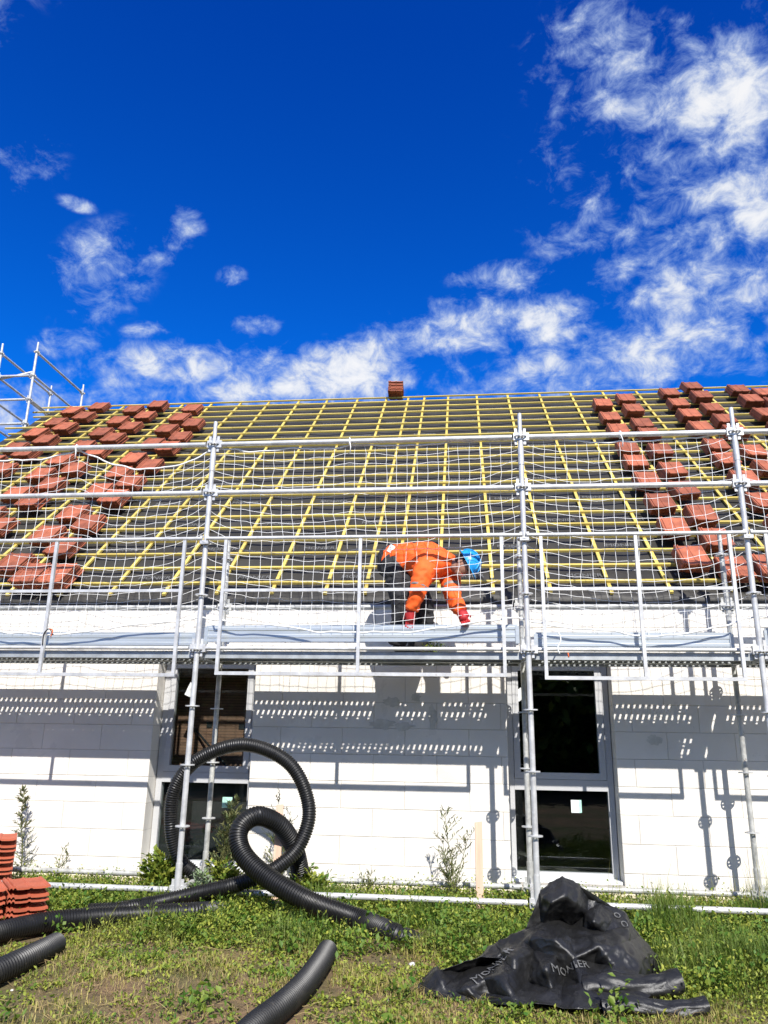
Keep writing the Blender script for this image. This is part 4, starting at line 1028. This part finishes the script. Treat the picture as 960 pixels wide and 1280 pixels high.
blades('grass', 230000, BX, lambda x, y: .042+.10*lush(x, y)*(1-.65*sm(.0, .35, y))+.06*sm(3.2, 4.2, x)*lush(x, y), lambda x, y: (1-.93*bare(x, y))*(.72+.28*lush(x, y)), .0027, 'grass_blade', 'short patchy green grass in front of the house', 'grass',
       lambda x, y: np.clip(.7*(1-lush(x, y))*(.4+.9*g.random(len(x)))+.25*g.random(len(x))+.30*nz(x, y, 1.7, 12), 0, 1))
blades('dry_grass', 42000, BX, lambda x, y: np.full(len(x), .06), lambda x, y: (1-.75*lush(x, y))*(1-.4*bare(x, y)), .0018, 'dry_straw', 'cut dry straw lying on the mown grass', 'straw', lambda x, y: g.random(len(x)), 2.6)
# broad-leaved ground cover in clumps
x, y = field(19000, *BX, g); k = g.random(len(x)) < (.62+.38*lush(x, y))*(1-.95*bare(x, y))*np.clip(clump(x+5, y), .4, 1); k &= ~near_hose(x, y); x, y = x[k], y[k]; lu = lush(x, y); z = ghv(x, y)
PP = []; NL = 15
for a, b_, c_, l_ in zip(x, y, z, lu):
    r_ = .03+.05*l_; PP.append(np.array([a, b_, c_+.015+.05*l_])+g.normal(size=(NL, 3))*np.array([r_, r_, .012+.038*l_]))
PP = np.concatenate(PP); PP[:, 2] = np.maximum(PP[:, 2], ghv(PP[:, 0], PP[:, 1])+.004); PP = PP[PP[:, 1] < .93]
V, F, T = leaves_at(PP, g, .025, .015, .45); T = np.clip(T*.8+.35*np.repeat(nz(PP[:, 0], PP[:, 1], 1.9, 15), 4)+.15, 0, 1); arrays_obj('ground_weeds', V, F, 'weed_leaf', T, label='low broad-leaved weeds covering the ground along the scaffold foot', cat='weeds', kind='stuff')
# taller leafy clumps, dark and uneven, thickest along the scaffold foot
x, y = field(1300, *BX, g); k = (g.random(len(x)) < (.10+.75*lush(x, y)))*(1-.9*bare(x, y)) > .3; k &= ~near_hose(x, y); x, y = x[k], y[k]; z = ghv(x, y); PP = []
for a, b_, c_ in zip(x, y, z):
    r_ = g.uniform(.035, .085); hh = g.uniform(.03, .12)*(.5 if b_ > .3 else 1); nl = int(g.integers(26, 70)); PP.append(np.array([a, b_, c_+hh])+g.normal(size=(nl, 3))*np.array([r_, r_, hh*.45]))
PP = np.concatenate(PP); PP[:, 2] = np.maximum(PP[:, 2], ghv(PP[:, 0], PP[:, 1])+.004); PP = PP[PP[:, 1] < .92]
V, F, T = leaves_at(PP, g, .042, .024, .5); arrays_obj('leafy_clumps', V, F, 'weed_leaf', T*.45, label='taller dark green leafy clumps scattered through the grass', cat='weeds', kind='stuff')
# seed heads of tall grass along the wall
blades('tall_grass', 900, (3.6, 6.4, .1, .9), lambda x, y: np.full(len(x), .34), lambda x, y: np.full(len(x), .8), .0016, 'grass_blade', 'thin tall grass stalks along the wall past the dark glazed door', 'grass', lambda x, y: .3+.6*g.random(len(x)), .35)
# dry twigs on the bare patches
tw = MB()
for i in range(70):
    u, v = rng.choice([(240, 1250), (330, 1272), (200, 1180), (300, 1180), (100, 1230), (60, 1260), (430, 1120), (150, 1275)]); p_ = PZ(u+rng.gauss(0, 55), v+rng.gauss(0, 14), -.02)
    if p_.y > .8: continue
    a = rng.uniform(0, 3.14); L = rng.uniform(.05, .26); q = [V3((p_.x+math.cos(a)*L*t_+.015*math.sin(t_*5+i), p_.y+math.sin(a)*L*t_*.8, gh(p_.x, p_.y)+.018+.03*math.sin(t_*3+i)**2)) for t_ in np.linspace(0, 1, 6)]
    tw.poly(q, .0019, 4)
tw.build('dry_twigs', 'dry_straw', label='pale dry stalks scattered over the bare earth', cat='twigs', kind='stuff')

# unseen greenery added behind the camera so the panes mirror something dark
g = np.random.default_rng(8); n = 26000
hx = g.uniform(-26, 22, n); hz = g.random(n)**.8*4.6*(1+.25*np.sin(hx*.7)+.15*np.sin(hx*2.1+1)); hy = -17+g.normal(size=n)*.8
V, F, T = leaves_at(np.stack([hx, hy, hz-.2], 1), g, .42, .26, .2)
added_hedge = arrays_obj('added_hedge', V, F, 'weed_leaf', T, label='unseen tall greenery added behind the camera to darken the glazed door reflections', cat='added_hedge')
hm = MB()
for k in range(24): xk = -25.5+2*k; hm.poly([(xk, -17, -.2), (xk+.1, -17.05, 1.6), (xk-.05, -16.95, 3.4)], [.09, .07, .03], 7)
hm.build('stems', 'stem_green', added_hedge)
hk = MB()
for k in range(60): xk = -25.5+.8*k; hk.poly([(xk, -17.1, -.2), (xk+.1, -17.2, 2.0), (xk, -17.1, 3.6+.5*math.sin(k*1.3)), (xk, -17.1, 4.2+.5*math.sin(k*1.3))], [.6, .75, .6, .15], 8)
hk.build('sky_blocking_core', 'added_hedge_core', added_hedge)  # solid core added to keep sky gaps out of the pane reflections
